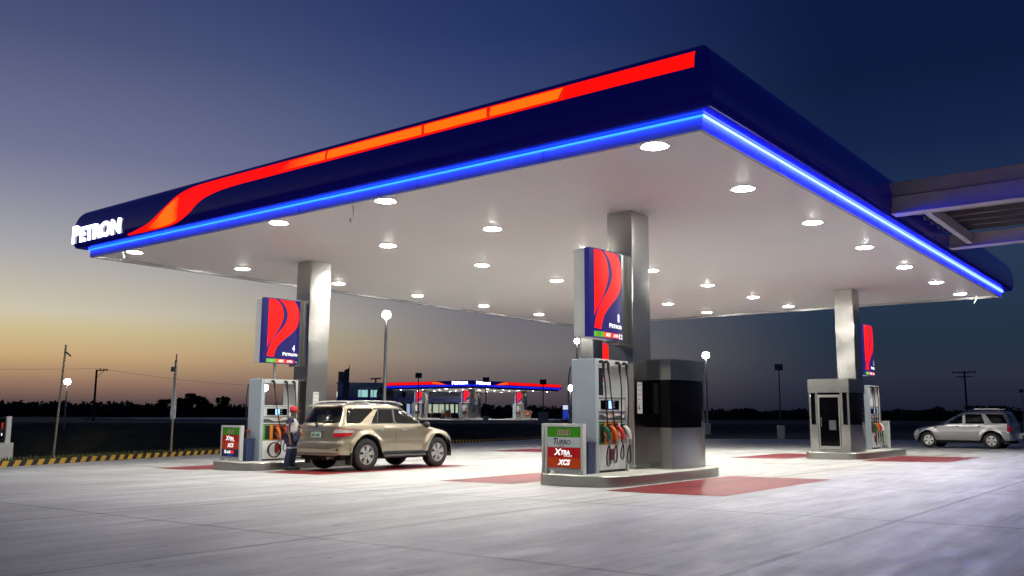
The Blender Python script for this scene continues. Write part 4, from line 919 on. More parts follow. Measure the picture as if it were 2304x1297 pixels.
    b = MB().box((-1.55, -.62, 1.70), (-.55, -.56, 1.745)); b.box((-1.55, .56, 1.70), (-.55, .62, 1.745)); b.box((-1.55, -.56, 1.715), (-1.50, .56, 1.74)); b.box((-.6, -.56, 1.715), (-.55, .56, 1.74)); b.box((-1.1, -.56, 1.715), (-1.05, .56, 1.74)); b.build('roof_rack', pbr('rack paint', (.62, .6, .62), .35), root)
    g = c.end(True); ff = c.end(False)
    b = MB(); decal(b, roundpoly([(-.62, 1.12), (.62, 1.12), (.55, 1.5), (-.55, 1.5)], .05), g, .006, .1); b.build('rear_window', glass_m, root)
    b = MB(); decal(b, roundpoly([(-.62, 1.10), (.62, 1.10), (.52, 1.5), (-.52, 1.5)], .05), ff, .005, .1); b.build('windscreen', glass_m, root)
    b = MB(); decal(b, roundpoly([(-.4, .62), (.4, .62), (.42, .76), (-.42, .76)], .03), ff, .006, .1); b.build('grille', trim_m, root)
    b = MB(); b.box((-2.42, -.22, .62), (-2.28, .22, .70)); b.box((-2.30, -.05, .45), (-2.1, .05, .66)); b.build('tow_step', galv, root)
    for ax in (-1.24, 1.38):
        for sg in (-1, 1): wheel(root, ax, sg*.755, .35, .215, sg, .225, 5, (.034, .07))
    return root
silver_suv()

# ------------------------------------------------------------------ people
skin_m = pbr('skin', (.20, .105, .065), .5, var=.1, vscale=30)
def skin_mesh(V, E, Rr, sub=2, root=0):
    me = bpy.data.meshes.new('grow'); me.from_pydata([tuple(v) for v in V], E, []); o = bpy.data.objects.new('grow', me); COL.objects.link(o)
    o.modifiers.new('skin', 'SKIN'); s = o.modifiers.new('sub', 'SUBSURF'); s.levels = sub; s.render_levels = sub
    sv = me.skin_vertices[0].data
    for i, r_ in enumerate(Rr): sv[i].radius = r_ if isinstance(r_, tuple) else (r_, r_); sv[i].use_root = (i == root)
    bpy.context.view_layer.update()
    m2 = bpy.data.meshes.new_from_object(o.evaluated_get(bpy.context.evaluated_depsgraph_get()))
    vs = [tuple(v.co) for v in m2.vertices]; fs = [tuple(p.vertices) for p in m2.polygons]
    bpy.data.objects.remove(o); bpy.data.meshes.remove(me); bpy.data.meshes.remove(m2); return vs, fs
class Skel:
    def __init__(s): s.V = []; s.E = []; s.R = []
    def n(s, p, r_, par=None):
        s.V.append(p); s.R.append(r_); i = len(s.V)-1
        if par is not None: s.E.append((par, i))
        return i
    def chain(s, pts, par):
        for p, r_ in pts: par = s.n(p, r_, par)
        return par
def attendant():
    root = thing('person', 'person in red cap, white and navy work shirt and jeans reaching towards the gold car', 'person', (3.20, 13.92, gz(13.9)), R(-54))
    hipL, hipR = (.02, .10, .86), (-.02, -.10, .86)
    k = Skel(); p0 = k.n((0, 0, .92), (.125, .15))
    ch = k.chain([((.0, 0, 1.08), (.10, .13)), ((.01, 0, 1.24), (.115, .155)), ((.0, 0, 1.34), (.09, .13)), ((.015, 0, 1.41), .055), ((.03, 0, 1.47), .055)], p0)
    hd = k.chain([((.045, 0, 1.53), (.088, .072)), ((.04, 0, 1.60), (.094, .075)), ((.035, 0, 1.655), (.06, .055))], ch)
    k.chain([((.11, 0, 1.545), .016), ((.142, 0, 1.535), .012)], ch+1)                                    # nose
    for sg in (1, -1): k.chain([((.03, sg*.075, 1.55), .015), ((.015, sg*.088, 1.56), .014)], ch+1)          # ears
    # near (right) arm hanging, far (left) arm reaching forward
    rs = k.chain([((-.01, -.165, 1.335), .06), ((-.03, -.215, 1.19), .05), ((-.045, -.23, 1.06), .042), ((.0, -.22, .93), .035), ((.035, -.215, .83), .027)], p0+3)
    ls = k.chain([((.0, .165, 1.335), .06), ((.09, .20, 1.22), .05), ((.19, .17, 1.15), .044), ((.33, .06, 1.17), .038), ((.45, -.04, 1.20), .03)], p0+3)
    def hand(w_, d, side, curl):
        d = Vector(d).normalized(); side = Vector(side).normalized(); nrm_ = d.cross(side)
        palm = k.n(tuple(Vector(k.V[w_])+d*.05), (.03, .02), w_); kn = k.n(tuple(Vector(k.V[w_])+d*.085), (.034, .017), palm)
        base = Vector(k.V[kn])
        for j, (o_, ln) in enumerate(((-.026, .062), (-.009, .072), (.009, .068), (.025, .052))):
            a = base+side*o_+d*.012; k.chain([(tuple(a), .0095), (tuple(a+d*ln*.5+nrm_*curl*.25*ln), .0088), (tuple(a+d*ln*.8+nrm_*curl*.8*ln), .0078)], kn)
        tb = Vector(k.V[palm])-side*.03; k.chain([(tuple(tb), .011), (tuple(tb-side*.02+d*.03+nrm_*.01), .0095)], palm)
    hand(rs, (.15, .02, -1), (1, 0, .1), .6); hand(ls, (1, -.2, .15), (0, .3, 1), -.5)
    for (hx_, hy, hz_), kx, fx in ((hipL, .05, .02), (hipR, .02, -.06)):
        k.chain([((hx_, hy, hz_), (.09, .09)), ((hx_+.02, hy, .66), .075), ((hx_+kx, hy*.95, .48), .058), ((hx_+fx*.6, hy*.95, .28), .052), ((hx_+fx, hy*.9, .09), .038), ((hx_+fx+.06, hy*.95, .045), (.04, .035)), ((hx_+fx+.15, hy, .035), (.038, .026))], p0)
    vs, fs = skin_mesh(k.V, k.E, k.R, 2)
    body = MB().add(vs, fs).build('body', skin_m, root, fix=False, ang=180)
    # shirt
    k2 = Skel(); q = k2.n((0, 0, .95), (.165, .175)); c2 = k2.chain([((.01, 0, 1.08), (.158, .165)), ((.01, 0, 1.24), (.162, .178)), ((.0, 0, 1.345), (.125, .145)), ((.012, 0, 1.405), .07)], q)
    k2.chain([((-.01, -.17, 1.34), .074), ((-.03, -.22, 1.20), .068), ((-.04, -.228, 1.11), .064)], q+3); k2.chain([((.0, .17, 1.34), .074), ((.09, .205, 1.225), .068), ((.15, .185, 1.17), .062)], q+3)
    vs, fs = skin_mesh(k2.V, k2.E, k2.R, 2); me = MB().add(vs, fs)
    sh = me.build('shirt', [pbr('shirt white', (.72, .72, .72), .8, bump=.3, bscale=18, bdist=.01), pbr('shirt navy', (.022, .025, .06), .8), pbr('shirt red', (.40, .02, .035), .8)], root, fix=False, ang=180)
    for pg in sh.data.polygons:
        x, y, z = pg.center
        pg.material_index = 0
        if abs(y) > .155 and z > 1.10: pg.material_index = 1
        if z > 1.37: pg.material_index = 1
        if x < -.06 and abs(y) < .155 and z < 1.35: pg.material_index = 1 if abs(y) > .09 else 0
        if -.06 <= x < .0 and y < -.08 and z < 1.3: pg.material_index = 1
        if abs(y) > .155 and z < 1.165 and z > 1.05: pg.material_index = 2
        if z < .975: pg.material_index = 2
    b = MB()
    for dz in (.0, .035): b.box((-.07, -.297, 1.215-dz), (.0, -.288, 1.232-dz))
    b.build('sleeve_patch', pbr('patch white', (.7, .7, .7), .7), sh)
    k3 = Skel(); q = k3.n((0, 0, .90), (.145, .155))
    for (hx_, hy, hz_), kx, fx in ((hipL, .05, .02), (hipR, .02, -.06)):
        k3.chain([((hx_, hy*.95, hz_), (.112, .105)), ((hx_+.02, hy, .66), .104), ((hx_+kx, hy*.95, .48), .095), ((hx_+fx*.6, hy*.95, .28), .09), ((hx_+fx+.01, hy*.9, .09), .088)], q)
    vs, fs = skin_mesh(k3.V, k3.E, k3.R, 2); tr = MB().add(vs, fs).build('trousers', [pbr('jeans', (.020, .032, .085), .85, var=.35, vscale=14, bump=.4, bscale=16, bdist=.012), pbr('reflective tape', (.4, .42, .46), .4)], root, fix=False, ang=180)
    for pg in tr.data.polygons:
        if .575 < pg.center.z < .61: pg.material_index = 1
    for (hx_, hy), fx in (((.02, .10), .02), ((-.02, -.10), -.06)):
        b = MB(); b.ball((hx_+fx+.07, hy*.95, .05), .1, 12, (1.45, .5, .52)); b.box((hx_+fx-.05, hy*.95-.045, .0), (hx_+fx+.2, hy*.95+.045, .03)); b.build('shoe', black, root, bevel=.008)
    b = MB(); vs = []; kk = 16
    for i, (zz, rr) in enumerate(((1.585, 1.02), (1.62, 1.03), (1.655, .96), (1.685, .78), (1.705, .45), (1.71, .05))):
        for j in range(kk): a = 2*math.pi*j/kk; vs.append((.035+.108*rr*math.cos(a), .092*rr*math.sin(a), zz-.012*math.cos(a)*0))
    b.add(vs, [(i*kk+j, i*kk+(j+1) % kk, (i+1)*kk+(j+1) % kk, (i+1)*kk+j) for i in range(5) for j in range(kk)])
    br = [(.09, -.09), (.17, -.085), (.24, -.055), (.26, 0), (.24, .055), (.17, .085), (.09, .09)]
    b.add([(x, y, 1.592-.10*(x-.1)) for x, y in br]+[(x, y, 1.582-.10*(x-.1)) for x, y in br], [tuple(range(7)), tuple(range(13, 6, -1))]+[(i, i+1, i+8, i+7) for i in range(6)])
    b.build('cap', pbr('cap red', (.62, .02, .03), .7), root)
    b = MB()
    for i in range(40):
        a = math.pi*(.35+1.3*i/39); b.ball((.035+.085*math.cos(a), .074*math.sin(a), 1.565), .022, 6)
    b.build('hair', pbr('hair', (.008, .007, .006), .6), root)
    b = MB()
    for sg in (1, -1): b.ball((.118, sg*.03, 1.565), .010, 8)
    b.build('eyes', pbr('eye', (.02, .015, .012), .2), root)
    b = MB().tube([(.122, -.025, 1.493), (.130, 0, 1.492), (.122, .025, 1.493)], .006, 6); b.build('mouth', pbr('lips', (.14, .05, .04), .5), root)
attendant()

# ------------------------------------------------------------------ lamp posts and poles
lamp_w = glow('floodlight lens', (1, .97, .92), 60)
polem = pbr('pole grey', (.30, .30, .31), .5, .5); poledark = pbr('pole dark', (.05, .05, .055), .6); woodp = pbr('pole wood', (.10, .075, .06), .9)
FG = 'floodlight posts around the station'
def flood(loc, h, label, lit=True, head=.34, r_=.085, yaw=0, base=None, block=None, m=None):
    t = thing('floodlight_post', label, 'lamp post', loc, yaw, FG); m = m or (polem if lit else poledark)
    MB().tube([(0, 0, 0), (0, 0, h)], [r_, r_*.7], 10).build('pole', m, t)
    if block: MB().box((-block/2, -block/2, -.2), (block/2, block/2, block*1.4)).build('footing', pbr('footing white', (.6, .6, .58), .7), t, bevel=.02)
    s = head/.34
    b = MB().box((-.05*s, -.06*s, h-.02), (.05*s, .06*s, h+.12*s)); b.add([(x*s, y*s, h+z*s) for x, y, z in ((-.1, -.2, .02), (.16, -.24, .0), (.16, .24, .0), (-.1, .2, .02), (-.1, -.16, .26), (.05, -.24, .38), (.05, .24, .38), (-.1, .16, .26))], [(0, 3, 2, 1), (4, 5, 6, 7), (0, 1, 5, 4), (1, 2, 6, 5), (2, 3, 7, 6), (3, 0, 4, 7)])
    hd = b.build('lamp_head', poledark, t, bevel=.01)
    if lit: MB().ball((.16*s, 0, h+.18*s), .2*s, 14, (.75, 1.0, 1.0)).build('lens', lamp_w, hd)
    return t
def yaw_to_cam(x, y): return math.atan2(CAM.y-y, CAM.x-x)
def fl(x, y, zb, zt, label, **k): return flood((x, y, zb), zt-zb, label, yaw=yaw_to_cam(x, y), **k)
fl(18.0, 25.75, gz(25.7)-.05, 5.95, 'tall lit floodlight post rising behind the gold car', head=.36, r_=.10)
fl(55.0, 26.7, .05, 6.0, 'lit floodlight post seen between booth and right columns', head=.48, r_=.1, block=.5)
fl(26.3, 75.2, -.2, 3.85, 'low lit floodlight beyond the left verge', head=.46, r_=.08)
fl(35.15, 58.3, -2.0, 3.3, 'lit floodlight seen through the frame of the left pump', head=.46, r_=.08)
fl(57.7, 42.0, .0, 3.65, 'lit floodlight left of the nearest pump, above the fuel board', head=.46, r_=.08)
fl(37.3, 27.5, -.4, 6.1, 'lit floodlight beside the sign numbered 8', head=.30, r_=.09)
fl(52.65, 19.65, -.1, 4.75, 'unlit floodlight post left of the far right booth', lit=False, head=.42, r_=.06, block=.55)
fl(55.8, 60.05, .4, 5.15, 'unlit floodlight post in front of the left end of the far canopy', lit=False, head=.5, r_=.07)
fl(60.55, 54.75, .4, 4.75, 'unlit floodlight post in front of the middle of the far canopy', lit=False, head=.5, r_=.07, block=.6)
t = fl(64.3, 50.0, .4, 4.55, 'unlit floodlight post with white box, right end of the far canopy', lit=False, head=.5, r_=.07)
MB().box((-.2, -.55, -.1), (.2, .55, 1.3)).build('control_box', pbr('box grey', (.35, .36, .38), .6), t)
fl(96.3, 10.3, -.1, 4.0, 'thin unlit pole at the right edge behind the silver car', lit=False, head=.3, r_=.06, m=polem)
# bare pole and banner pole behind the kerb
t = thing('pole', 'thin bare leaning pole with a short arm behind the kerb', 'pole', (3.25, 27.6, gz(27.6)-.1))
MB().tube([(0, 0, 0), (.12, -.10, 4.3)], [.042, .036], 8).build('shaft', pbr('bare pole', (.33, .27, .22), .7), t); MB().tube([(.12, -.1, 4.05), (.24, -.28, 3.88)], .03, 6).build('arm', polem, t)
t = thing('banner_pole', 'pole with a narrow white wrapped banner and small lamp box', 'pole', (8.19, 28.0, gz(28)-.1))
MB().tube([(0, 0, 0), (0, -.02, 4.25)], [.045, .03], 8).build('shaft', pbr('bare pole', (.33, .27, .22), .7), t)
b = MB(); b.add([(x, y, z) for z, s in ((1.55, .5), (1.65, 1.0), (2.3, .95), (2.75, .62), (3.3, .55), (4.0, .4)) for x, y in ((-.11*s, .02), (.0, -.06*s), (.12*s, -.02), (.02, .06*s))], [(i*4+j, i*4+(j+1) % 4, (i+1)*4+(j+1) % 4, (i+1)*4+j) for i in range(5) for j in range(4)]+[(3, 2, 1, 0), (20, 21, 22, 23)])
b.build('banner', pbr('banner cloth', (.42, .44, .50), .8, var=.5, vscale=6), t)
MB().box((-.16, -.08, 3.52), (-.04, .08, 3.72)).build('lamp_box', poledark, t)
# utility poles and wires
def upole(loc, h, yaw, label, side=False):
    t = thing('utility_pole', label, 'utility pole', loc, yaw, 'utility poles'); MB().tube([(0, 0, 0), (0, 0, h)], [.16, .11], 8).build('pole', woodp, t)
    b = MB()
    if side: b.beam((-.1, 0, h-.1), (1.25, 0, h-.02), .12, .12); b.beam((0, 0, h-1), (.8, 0, h-.08), .06, .06)
    else: b.beam((-1.5, 0, h-.25), (1.5, 0, h-.2), .14, .14); b.beam((-1.0, 0, h-.8), (1.0, 0, h-.8), .12, .12); b.beam((-.7, 0, h-1.2), (0, 0, h-.8), .05, .05)
    b.build('crossarm', woodp, t)
    b = MB()
    for x in ((.4, .8, 1.15) if side else (-1.35, -.7, .7, 1.35)): b.lathe([(.05, h-.05), (.08, h+.04), (.03, h+.16), (.001, h+.18)], 8, 'z', (x, 0, .02 if side else -.12))
    b.build('insulator', polem, t); return t
upole((42.0, 100.9, -2.0), 8.55, R(-25), 'utility pole with one sided crossarm against the sunset', True)
upole((124.8, 21.4, .2), 7.6, R(-80), 'dark utility pole with two crossarms behind the silver car')
b = MB()
def cat(p, q, sag, n=14): return [Vector(p)+(Vector(q)-Vector(p))*(i/n)+Vector((0, 0, -sag*4*(i/n)*(1-i/n))) for i in range(n+1)]
b.tube(cat((10, 118, 6.9), (42.4, 100.9, 6.72), 0.5), .014, 5); b.tube(cat((42.4, 100.9, 6.72), (78, 96, 5.6), .9), .014, 5)
tag(b.build('power_line', pbr('cable grey', (.16, .14, .13), .7)), 'thin power line sagging across the sunset sky at left', 'cable')
# white sign pillar at the left edge
t = thing('sign_pillar', 'white concrete pillar with a dark lit sign strip at the left edge', 'sign', (1.01, 26.32, gz(26.3)+.05), R(-8))
MB().box((-.22, -.22, -.2), (.22, .22, .62)).build('pedestal', pbr('pillar white', (.66, .65, .63), .7, var=.1), t, bevel=.015)
MB().box((-.02, -.10, .62), (.14, .06, 1.50)).build('upright', white_paint, t, bevel=.01)
b = MB().box((-.19, -.08, .66), (-.06, .05, 1.42)); b.m(1).box((-.15, -.085, 1.1), (-.12, -.075, 1.3)); b.m(2).box((-.15, -.085, .86), (-.12, -.075, .93)); b.build('sign_strip', [blackgl, sign_redp, glow('strip lamp', (.8, .85, 1), 2)], t)

# ------------------------------------------------------------------ far station
FO = Vector((93.74, 85.2, .62)); AZ = math.atan2(FO.y-CAM.y, FO.x-CAM.x)
fv = Vector((math.cos(AZ), math.sin(AZ), 0)); lv = Vector((-fv.y, fv.x, 0))
ex = (-.67*lv+.74*fv).normalized(); ey = (.74*lv+.67*fv).normalized()          # right side, left side of the far canopy
frame = Matrix((ex, ey, Vector((0, 0, 1)))).transposed().to_4x4(); frame.translation = FO
fr_rz = math.atan2(ex.y, ex.x)
fh = 4.90
far = thing('far_canopy', 'distant fuel station canopy with two white lettered panels at its corner', 'canopy', FO, fr_rz)
FPROF = [(0, .0), (0, .26), (.28, .27), (.35, .42), (.37, .6), (.31, .95), (.2, 1.12), (.05, 1.2), (-.5, 1.22)]
FLU, FLV = 22.6, 19.0
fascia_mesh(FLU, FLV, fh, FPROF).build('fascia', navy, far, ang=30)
MB().box((.1, .1, fh-.01), (FLU-.1, FLV-.1, fh+.1)).build('soffit', soffitm, far)
def fof(z): return float(np.interp(z, [p[1] for p in FPROF[2:]], [p[0] for p in FPROF[2:]]))
def f_left(v, z, off): return (-fof(z)-off, v, fh+z)
def f_right(v, z, off): return (v, -fof(z)-off, fh+z)
blueglow = glow('blue light band', (.012, .02, .9), .9)
for fn, Lm in ((f_left, FLV), (f_right, FLU)):
    b = MB(); decal(b, [(-.2, .29), (Lm+.2, .29), (Lm+.2, .56), (-.2, .56)], fn, .01, (2, .1)); b.build('light_band', blueglow, far)
    b = MB(); decal(b, [(Lm+.25, .68), (Lm+.25, 1.15), (8.2, 1.15), (6.9, 1.02), (5.2, .60), (4.4, .58), (6.2, .60), (8, .68)], fn, .012, (2, .1)); b.build('red_band', redg, far)
    b = MB(); decal(b, [(8.4, .8), (8.3, 1.05), (7.1, .98), (5.6, .66), (6.4, .66)], fn, .02, (2, .1)); b.build('orange_panel', orange_far, far)
    if fn is f_left: put = lambda x, y, z: (-.42-z, 3.9-x, fh+.62+y)
    else: put = lambda x, y, z: (.55+x, -.42-z, fh+.62+y)
    wordmark(MB(), .47, put, 3.3).build('lettering', glow('white backlit letters', (1, 1, 1), 5), far)
lf = glow('far downlight lens', (1, .96, .9), 140)
hb = MB().lathe([(.25, .0), (.27, -.03), (.30, .01)], 14); lb = MB().lathe([(.001, -.03), (.25, -.02)], 14); first = None
for i in range(6):
    for j in range(4):
        q = (1.2+i*4.0, 1.4+j*5.3, fh-.02)
        if first is None: first = hb.build('downlight', white_paint, far, q); l0 = lb.build('lens', lf, first)
        else: d = first.copy(); COL.objects.link(d); d.parent = far; d.location = q; l = l0.copy(); COL.objects.link(l); l.parent = d
FC = [(4.6, 4.2), (18.2, 4.2), (4.6, 15.0), (18.2, 15.0)]
for u_, v_ in FC: MB().box((u_, v_, .1), (u_+.85, v_+.75, fh)).build('column', steel, far)
def at_far(x, y, z=0): return frame @ Vector((x, y, z))
flabels = ['right of the far corner column', 'at the right end of the far canopy', 'at the left end of the far canopy', 'at the back of the far canopy']
for i, (u_, v_) in enumerate(FC):
    p_ = copy_tree(P8); p_.location = at_far(u_-2.3, v_, .2); p_.rotation_euler = (0, 0, fr_rz); p_['label'] = 'tiny pale fuel pump '+flabels[i]
    p_.scale = (1.15, 1.15, 1.1)
    s_ = copy_tree(S8); s_.location = at_far(u_-2.0, v_+.1, 2.7); s_.rotation_euler = (0, 0, fr_rz); s_['label'] = 'tiny red lit pump sign '+flabels[i]
    s_.scale = (1.2, 1, 1.05)
    ti = thing('pump_island', 'tiny concrete pump island '+flabels[i], 'island', at_far(u_-3.4, v_-.7, 0), fr_rz, 'pump islands under the far canopy')
    MB().box((0, 0, 0), (6.5, 2.2, .2)).build('slab', pbr('island concrete', (.55, .54, .5), .6), ti, bevel=.02)
    td = thing('round_sign', 'tiny round white sign '+flabels[i], 'sign', at_far(u_-2.75, v_+.3, 1.35), fr_rz+R(20), 'round signs by the far pumps')
    MB().lathe([(.001, -.05), (.5, -.05), (.55, 0), (.5, .05), (.001, .05)], 20, 'y', (0, -.9, .5)).build('disc', pbr('sign disc white', (.7, .7, .7), .5), td); MB().tube([(0, -.86, -1.2), (0, -.86, .0)], .03, 6).build('post', polem, td)
tb = thing('fuel_board', 'tiny green and red fuel board before the far corner pump', 'sign', at_far(.8, 5.2, .2), fr_rz, 'fuel boards under the far canopy')
b = MB().box((-.06, 0, 0), (.06, 1.3, 1.3)); b.m(1).box((-.08, .08, .85), (-.061, 1.22, 1.2)); b.m(2).box((-.08, .08, .15), (-.061, 1.22, .84)); b.build('panel', [ltgrey, bg_, bo_], tb)
tb = thing('fuel_board', 'tiny orange notice board standing under the right of the far canopy', 'sign', at_far(16.6, 1.5, .2), fr_rz+R(60), 'fuel boards under the far canopy')
b = MB().box((-.04, 0, 0), (.04, 1.1, 1.4)); b.m(1).box((-.06, .05, .3), (-.041, 1.05, 1.35)); b.m(2).box((-.07, .35, .6), (-.061, .75, 1.0)); b.build('panel', [ltgrey, fuel_orange, fuel_white], tb)
# its paved apron on a low bank
poly = [(-28, -9), (34, -9), (60, -4), (60, 30), (40, 60), (-10, 55), (-45, 32)]
b = MB().prism([tuple((frame @ Vector((x, y, 0))).xy) for x, y in poly], FO.z-1.5, FO.z); tag(b.build('far_apron', pavm, smooth=False), kind='structure')
# people under it
def walker(x, y, rz, label, shirt, phase):
    t = thing('person', label, 'person', at_far(x, y, .0), rz, 'people under the far canopy')
    k = Skel(); q = k.n((0, 0, .92), (.12, .16)); c = k.chain([((0, 0, 1.1), (.12, .15)), ((0, 0, 1.3), (.13, .19)), ((.02, 0, 1.42), .06), ((.03, 0, 1.52), .085), ((.03, 0, 1.62), .085)], q)
    for sg in (1, -1):
        k.chain([((0, sg*.17, 1.32), .065), ((phase*.05*sg, sg*.24, 1.1), .055), ((.08+phase*.1*sg, sg*.23, .88), .045), ((.1+phase*.12*sg, sg*.22, .79), .04)], q+2)
        k.chain([((0, sg*.1, .85), .09), ((phase*.1*sg, sg*.1, .48), .075), ((phase*.16*sg, sg*.1, .08), .055), ((phase*.16*sg+.13, sg*.1, .04), .045)], q)
    vs, fs = skin_mesh(k.V, k.E, k.R, 1); o = MB().add(vs, fs).build('body', [skin_m, shirt, pbr('dark trousers', (.02, .022, .035), .8)], t, fix=False, ang=180)
    for pg in o.data.polygons:
        z = pg.center.z; pg.material_index = 2 if z < .93 else (1 if z < 1.4 and abs(pg.center.y) < .21 else 0)
swhite = pbr('far shirt white', (.7, .7, .68), .8)
walker(3.0, 9.4, 2.5, 'tiny person in white shirt walking left under the far canopy', swhite, 1)
walker(5.5, 11.4, 1.2, 'tiny person in grey shirt standing under the far canopy', pbr('far shirt grey', (.3, .32, .33), .8), .5)
walker(7.6, 16.4, 3.0, 'tiny person in white top at the store front of the far station', swhite, .2)
walker(17.6, 2.2, 1.0, 'tiny person in purple shirt beside the right column of the far canopy', pbr('far shirt purple', (.2, .18, .5), .8), .4)
# blue dispenser near the edge of the far apron
t = thing('air_machine', 'blue lit vending pump left of the nearest pump, far away', 'machine', (65.7, 48.0, .4), yaw_to_cam(65.7, 48))
b = MB().box((-.3, -.42, 0), (.3, .42, 2.1)); b.m(1).box((.301, -.36, 1.55), (.31, .3, 2.0)); b.m(2).box((.301, -.36, .5), (.312, .36, 1.45)); b.m(0).tube([(.33, -.2, 1.3), (.45, -.28, .9), (.36, -.1, .5)], .03, 6); b.tube([(.33, .2, 1.3), (.45, .1, .9), (.36, .2, .5)], .03, 6); b.m(3).box((.32, -.1, .45), (.36, .1, .75)); b.m(4).box((.1, -.55, .3), (.3, -.43, .8))
b.build('cabinet', [dkgrey, glow('machine top', (.7, .75, 1), .9), glow('machine blue', (.02, .06, .55), .8), fuel_white, fuel_red], t)
# ------------------------------------------------------------------ the building behind
def dirfrom(az, D, z=0): return Vector((CAM.x+math.cos(az)*D, CAM.y+math.sin(az)*D, z))
BA = YAW+math.atan((1152-885)/2007.5); bo = dirfrom(BA, 168, .55); brz = BA-math.pi/2
bld = thing('service_building', 'two storey grey service building with lit upper windows behind the far canopy', 'building', bo, brz)
px = .0837                                                                       # metres per photo pixel there
wallm = pbr('building wall', (.58, .64, .68), .8, var=.12, vscale=.4); wall2 = pbr('building wall pale', (.50, .50, .55), .8, var=.1, vscale=.4)
lit = glow('lit office window', (.42, .80, .76), .75); lits = glow('lit shop interior', (.62, .72, .55), .55)
def X(p_): return (p_-885)*px
def Z(y_): return (935.5-y_)*px+.72
b = MB().box((X(766), 0, -.5), (X(905), 12, Z(868))); b.build('wall', wallm, bld); b = MB().box((X(905)+.01, -.6, -.5), (X(1000), 12, Z(870))); b.m(0); b.build('wall', wall2, bld)
MB().box((X(1000)+.01, 2, -.5), (X(1050), 12, Z(884))).build('wall', wall2, bld)
MB().box((X(764), -.5, Z(868)), (X(1003), 12.3, Z(865))).build('roof', wallm, bld)
MB().box((X(766), -2.2, Z(907)), (X(1052), -.62, Z(897))).build('awning', pbr('awning navy', (.012, .016, .10), .4, emit=(.01, .015, .12), es=.15), bld)
for a, e, y0, y1 in ((811, 832, 881, 898), (838, 860, 881, 898), (866, 884, 881, 898)):
    f_ = MB().box((X(a)-.1, -.06, Z(y1)-.1), (X(e)+.1, -.005, Z(y0)+.1)).build('window', dkgrey, bld); b = MB().box((X(a), -.08, Z(y1)), (X(e), -.061, Z(y0))); b.build('pane', lit, f_)
    b = MB(); b.box((X(a)+.5, -.10, Z(y1)), (X(a)+.6, -.081, Z(y0))); [b.box((X(a), -.11, Z(y0)-i*.36), (X(a)+.6, -.101, Z(y0)-i*.36-.07)) for i in range(1, 4)]; b.build('mullion', wallm, f_)
f_ = MB().box((X(906), -.68, Z(898)), (X(916), -.605, Z(884))).build('window', pbr('window frame pale', (.5, .5, .52), .5), bld); MB().box((X(907), -.70, Z(897)), (X(915), -.681, Z(885))).build('pane', blackgl, f_)
f_ = MB().box((X(763.5), -.07, Z(903)), (X(767), -.005, Z(884))).build('window', dkgrey, bld); MB().box((X(764), -.09, Z(902)), (X(766.5), -.071, Z(885))).build('pane', glow('stair light', (.7, .7, .55), .8), f_)
b = MB().box((X(905), -.64, Z(942)), (X(1050), -.605, Z(908)))
for i, (a, e, m_) in enumerate(((918, 950, 1), (966, 988, 2), (990, 1022, 2), (1026, 1040, 2))): b.m(m_).box((X(a), -.67, Z(930 if m_ == 2 else 936)), (X(e), -.641, Z(911)))
b.build('shop_front', [blackgl, glow('lit shop blue', (.45, .55, .9), .7), lits], bld)
b = MB()
for a in (925, 940, 972, 1000, 1010, 1031): b.box((X(a), -.70, Z(934)), (X(a)+.35, -.675, Z(911)))
b.build('shop_mullion', dkgrey, bld)
b = MB().beam((X(836), 3, Z(855)), (X(860), 3, Z(854)), .3, .25); b.beam((X(848), 3, Z(866)), (X(848), 3, Z(855)), .3, .3); b.build('roof_antenna', poledark, bld)
MB().box((X(768), -1.5, Z(866)), (X(779), -.5, Z(842))).build('sign_tower', pbr('sign tower', (.25, .21, .2), .8), bld)
t = thing('round_board', 'dark round advertising board on the awning of the service building', 'sign', bo+Vector((math.cos(brz), math.sin(brz), 0))*X(868.5+2)+Vector((0, 0, Z(897))), brz)
b = MB(); b.lathe([(.001, -2.6), (1.55, -2.6), (1.6, -2.5), (1.55, -2.3), (.001, -2.3)], 24, 'y', (0, 0, .5)); b.build('disc', pbr('board dark', (.04, .05, .07), .5), t)
b = MB(); text(b, 'Free', .9, lambda x, y, z: (x-1.3, -2.62-z, .0+y), ext=.01); b.build('lettering', pbr('board print', (.5, .55, .6), .6), t)
t = thing('feather_banner', 'tall narrow feather banner before the service building', 'banner', (67.1, 83.8, .5), yaw_to_cam(67, 84)+math.pi/2)
MB().tube([(0, 0, 0), (.1, 0, 7.3)], .05, 6).build('pole', poledark, t)
b = MB(); b.add([(x, y, z) for x, z in ((-.05, 1.6), (-.9, 1.7), (-.75, 3.5), (-.65, 5.4), (-.55, 6.6), (.07, 6.9)) for y in (-.02, .02)], [(0, 2, 4, 6, 8, 10), (11, 9, 7, 5, 3, 1)]+[(2*i, 2*i+1, 2*((i+1) % 6)+1, 2*((i+1) % 6)) for i in range(6)]); b.build('cloth', pbr('banner grey cloth', (.30, .27, .28), .8, var=.3, vscale=1), t)

